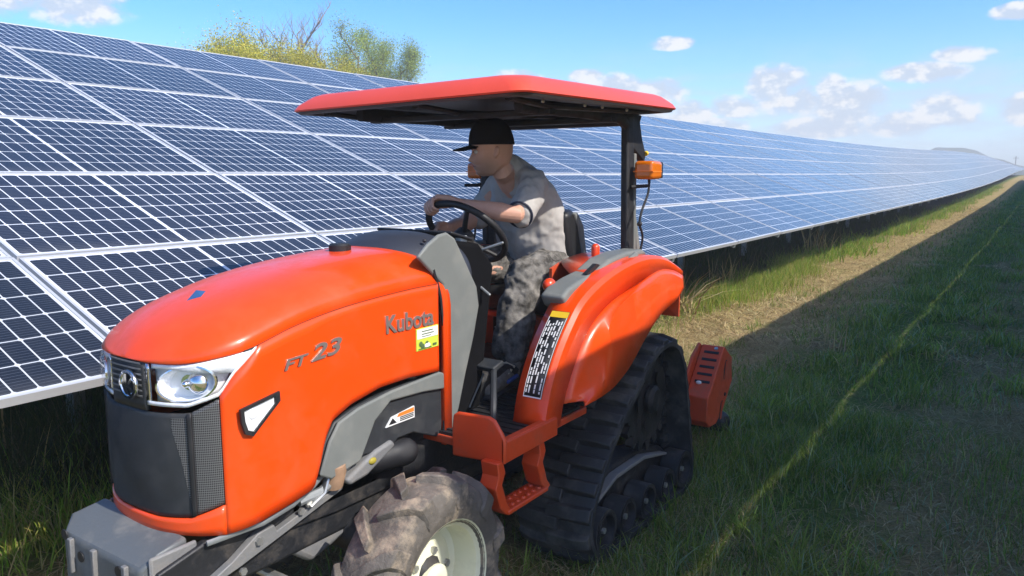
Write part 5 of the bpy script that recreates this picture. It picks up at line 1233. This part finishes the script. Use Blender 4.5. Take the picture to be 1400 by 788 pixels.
def tree(name, x, y, h, spread, cols, nleaf, label, bark=BARK, seed=0, first=.25, leaf=.17, twigs=3, sparse=.5):
    R_ = random.Random(seed); z0 = rise(x); root = empty(name, (x, y, z0), label, 'tree'); tk = B(); tips = []
    def branch(p, d, l, r, lev):
        pts = [p]; q = p
        for i in range(4): wob = (.025, .11, .13, .15, .15)[lev]; d = (d + Vector((R_.gauss(0, wob), R_.gauss(0, wob), .05 + .04 * lev))).normalized(); q = q + d * (l / 4); pts.append(q)
        tk.tube(pts, [r, r * .85, r * .66, r * .5, r * .3], 6 if lev < 2 else 4)
        if lev >= 2: tips.extend(pts[2:])
        if lev >= twigs: return
        for k in range((8, 6, 5, 3)[lev]):
            t = (first if lev == 0 else .25) + (1 - (first if lev == 0 else .25)) * (k + R_.random()) / (8, 6, 5, 3)[lev]; i = min(int(t * 4), 3); o = pts[i].lerp(pts[i + 1], t * 4 - i)
            a = R_.uniform(0, 2 * PI); s = Vector((cos(a), sin(a), R_.uniform(.3, 1.0))).normalized(); nd = (d * .35 + s).normalized()
            branch(o, nd, l * R_.uniform(.42, .62) * (1.15 - .5 * t if lev == 0 else 1) * (spread if lev == 0 else 1), r * .42, lev + 1)
    for k in range(1 if first > .1 else 5):
        a = R_.uniform(0, 2 * PI); d = Vector((0, 0, 1)) if first > .1 else Vector((cos(a) * .22, sin(a) * .22, 1)).normalized()
        branch(Vector((x + (0 if first > .1 else R_.gauss(0, .5)), y, z0 - .1)), d, h * (.86 if first > .1 else .8), h * .016, 0)
    obj('trunk', tk, bark, root, smooth=60)
    if nleaf:
        T_ = np.array([tuple(t) for t in tips]); n = nleaf; i = rng.choice(len(T_), n); c = T_[i] + rng.normal(0, sparse, (n, 3)); c[:, 2] = np.maximum(c[:, 2], z0 + .3)
        u = rng.normal(0, 1, (n, 3)); u /= np.linalg.norm(u, axis=1)[:, None]; v = np.cross(u, rng.normal(0, 1, (n, 3))); v /= np.linalg.norm(v, axis=1)[:, None]; s = rng.uniform(.5, 1.2, (n, 1)) * leaf
        co = np.stack([c - u * s * .6, c + v * s * .35, c + u * s * .6, c - v * s * .35], 1).reshape(-1, 3) - np.array([x, y, z0]); me = bpy.data.meshes.new('crown')
        me.from_pydata(co.tolist(), [], (np.arange(n * 4).reshape(n, 4)).tolist()); a = me.attributes.new('tint', 'FLOAT_COLOR', 'POINT'); cl = vnoise(c[:, 0] + c[:, 2], c[:, 1] + c[:, 2] * .7, 1.3, seed + 2)[:, None]
        cc = palette(n, cols, [1] * len(cols)) * (.75 + .5 * cl); a.data.foreach_set('color', np.concatenate([np.repeat(cc, 4, 0), np.ones((n * 4, 1))], 1).astype(np.float32).ravel())
        me.materials.append(LEAF); o = bpy.data.objects.new('crown', me); COL.objects.link(o); o.parent = root
    return root


YEL = [(.48, .44, .04), (.38, .38, .035), (.56, .50, .08)]; PGR = [(.30, .38, .06), (.40, .47, .09), (.24, .33, .06)]
def at_px(px, py, y): x, z = P(px, py, y); return x, y, z - rise(x)
for i, (px, py, y, lab) in enumerate(((300, 66, 31, 'low yellow green willow bush at the left end of the trees behind the panels'), (338, 57, 33, 'rounded yellow green willow bush behind the panels, in front of the bare trees'), (385, 66, 32, 'yellow willow bush under the smaller bare tree'), (432, 78, 31, 'small yellow willow bush at the foot of the taller bare tree'))):
    x, y, h = at_px(px, py, y); tree('willow_bush', x, y, h * 1.0, .62, YEL, 90000, lab, seed=20 + i, first=.05, leaf=.08, sparse=.36)
for i, (px, py, y, lab, nl) in enumerate(((376, 24, 36, 'smaller pale leafless tree above the yellow bushes', 0), (416, 8, 38, 'taller pale leafless tree above the yellow bushes', 0), (444, 42, 37, 'thin leaning leafless tree right of the taller bare tree', 0))):
    x, y, h = at_px(px, py, y); tree('bare_tree', x, y, h * .98, .55, None, 0, lab, bark=PALEBARK, seed=43 + i, first=.3, twigs=4)
for i, (px, py, y, lab, nl) in enumerate(((484, 46, 37, 'slender tree with sparse new green leaves left of the fuller green trees', 1500), (524, 50, 38, 'fuller light green tree between its two neighbours above the canopy tip', 4200), (548, 62, 39, 'rounded light green tree at the right end of the trees', 4600))):
    x, y, h = at_px(px, py, y); tree('spring_tree', x, y, h * 1.02, .55, PGR, int(nl * 7), lab, seed=64 + i, first=.22, leaf=.085, sparse=.36)

# far rise with woods on it, and a pole at the end of the aisle
b = B()
def hill(u, v):
    x = 330 + 130 * u; y = -380 + 760 * v; z = 10.5 * math.exp(-((y - 36) / 20) ** 2) + 3.0 * math.exp(-((y + 30) / 90) ** 2) + 3.0 * math.exp(-((y - 150) / 90) ** 2)
    z *= sin(PI * min(1, u * 1.0)) ** .8; return Vector((x, y, 1.0 + z + .5 * sin(y * .5) + .3 * sin(y * 1.3 + x)))
b.grid(hill, 20, 160); obj('hills', b, mat('hazy woods', (.05, .075, .035), .95, vary=.4, vscale=.06, bump=0), smooth=180, kind='structure')
UP = empty('utility_pole', (300, 9.0, rise(150)), 'wooden pole on the skyline at the far end of the aisle', 'pole')
obj('pole', B().limb([(300, 9.0, 0), (300, 9.0, 7.4)], [.16, .12], 10), BARK, UP); obj('crossarm', B().box(299.9, 300.1, 8.2, 9.8, 6.8, 6.95), BARK, UP)

# ------------------------------------------------------------------ air
hz = B().box(-405, 475, -405, 405, -1.2, 13.5)
hm = bpy.data.materials.new('haze'); hm.use_nodes = True; N_ = hm.node_tree.nodes
N_.remove(N_['Principled BSDF']); pv = N_.new('ShaderNodeVolumePrincipled'); pv.inputs['Color'].default_value = (.99, .995, 1, 1); pv.inputs['Density'].default_value = .0026; pv.inputs['Anisotropy'].default_value = 0.0
hm.node_tree.links.new(pv.outputs[0], N_['Material Output'].inputs['Volume'])
obj('haze', hz, hm, smooth=0, kind='stuff')
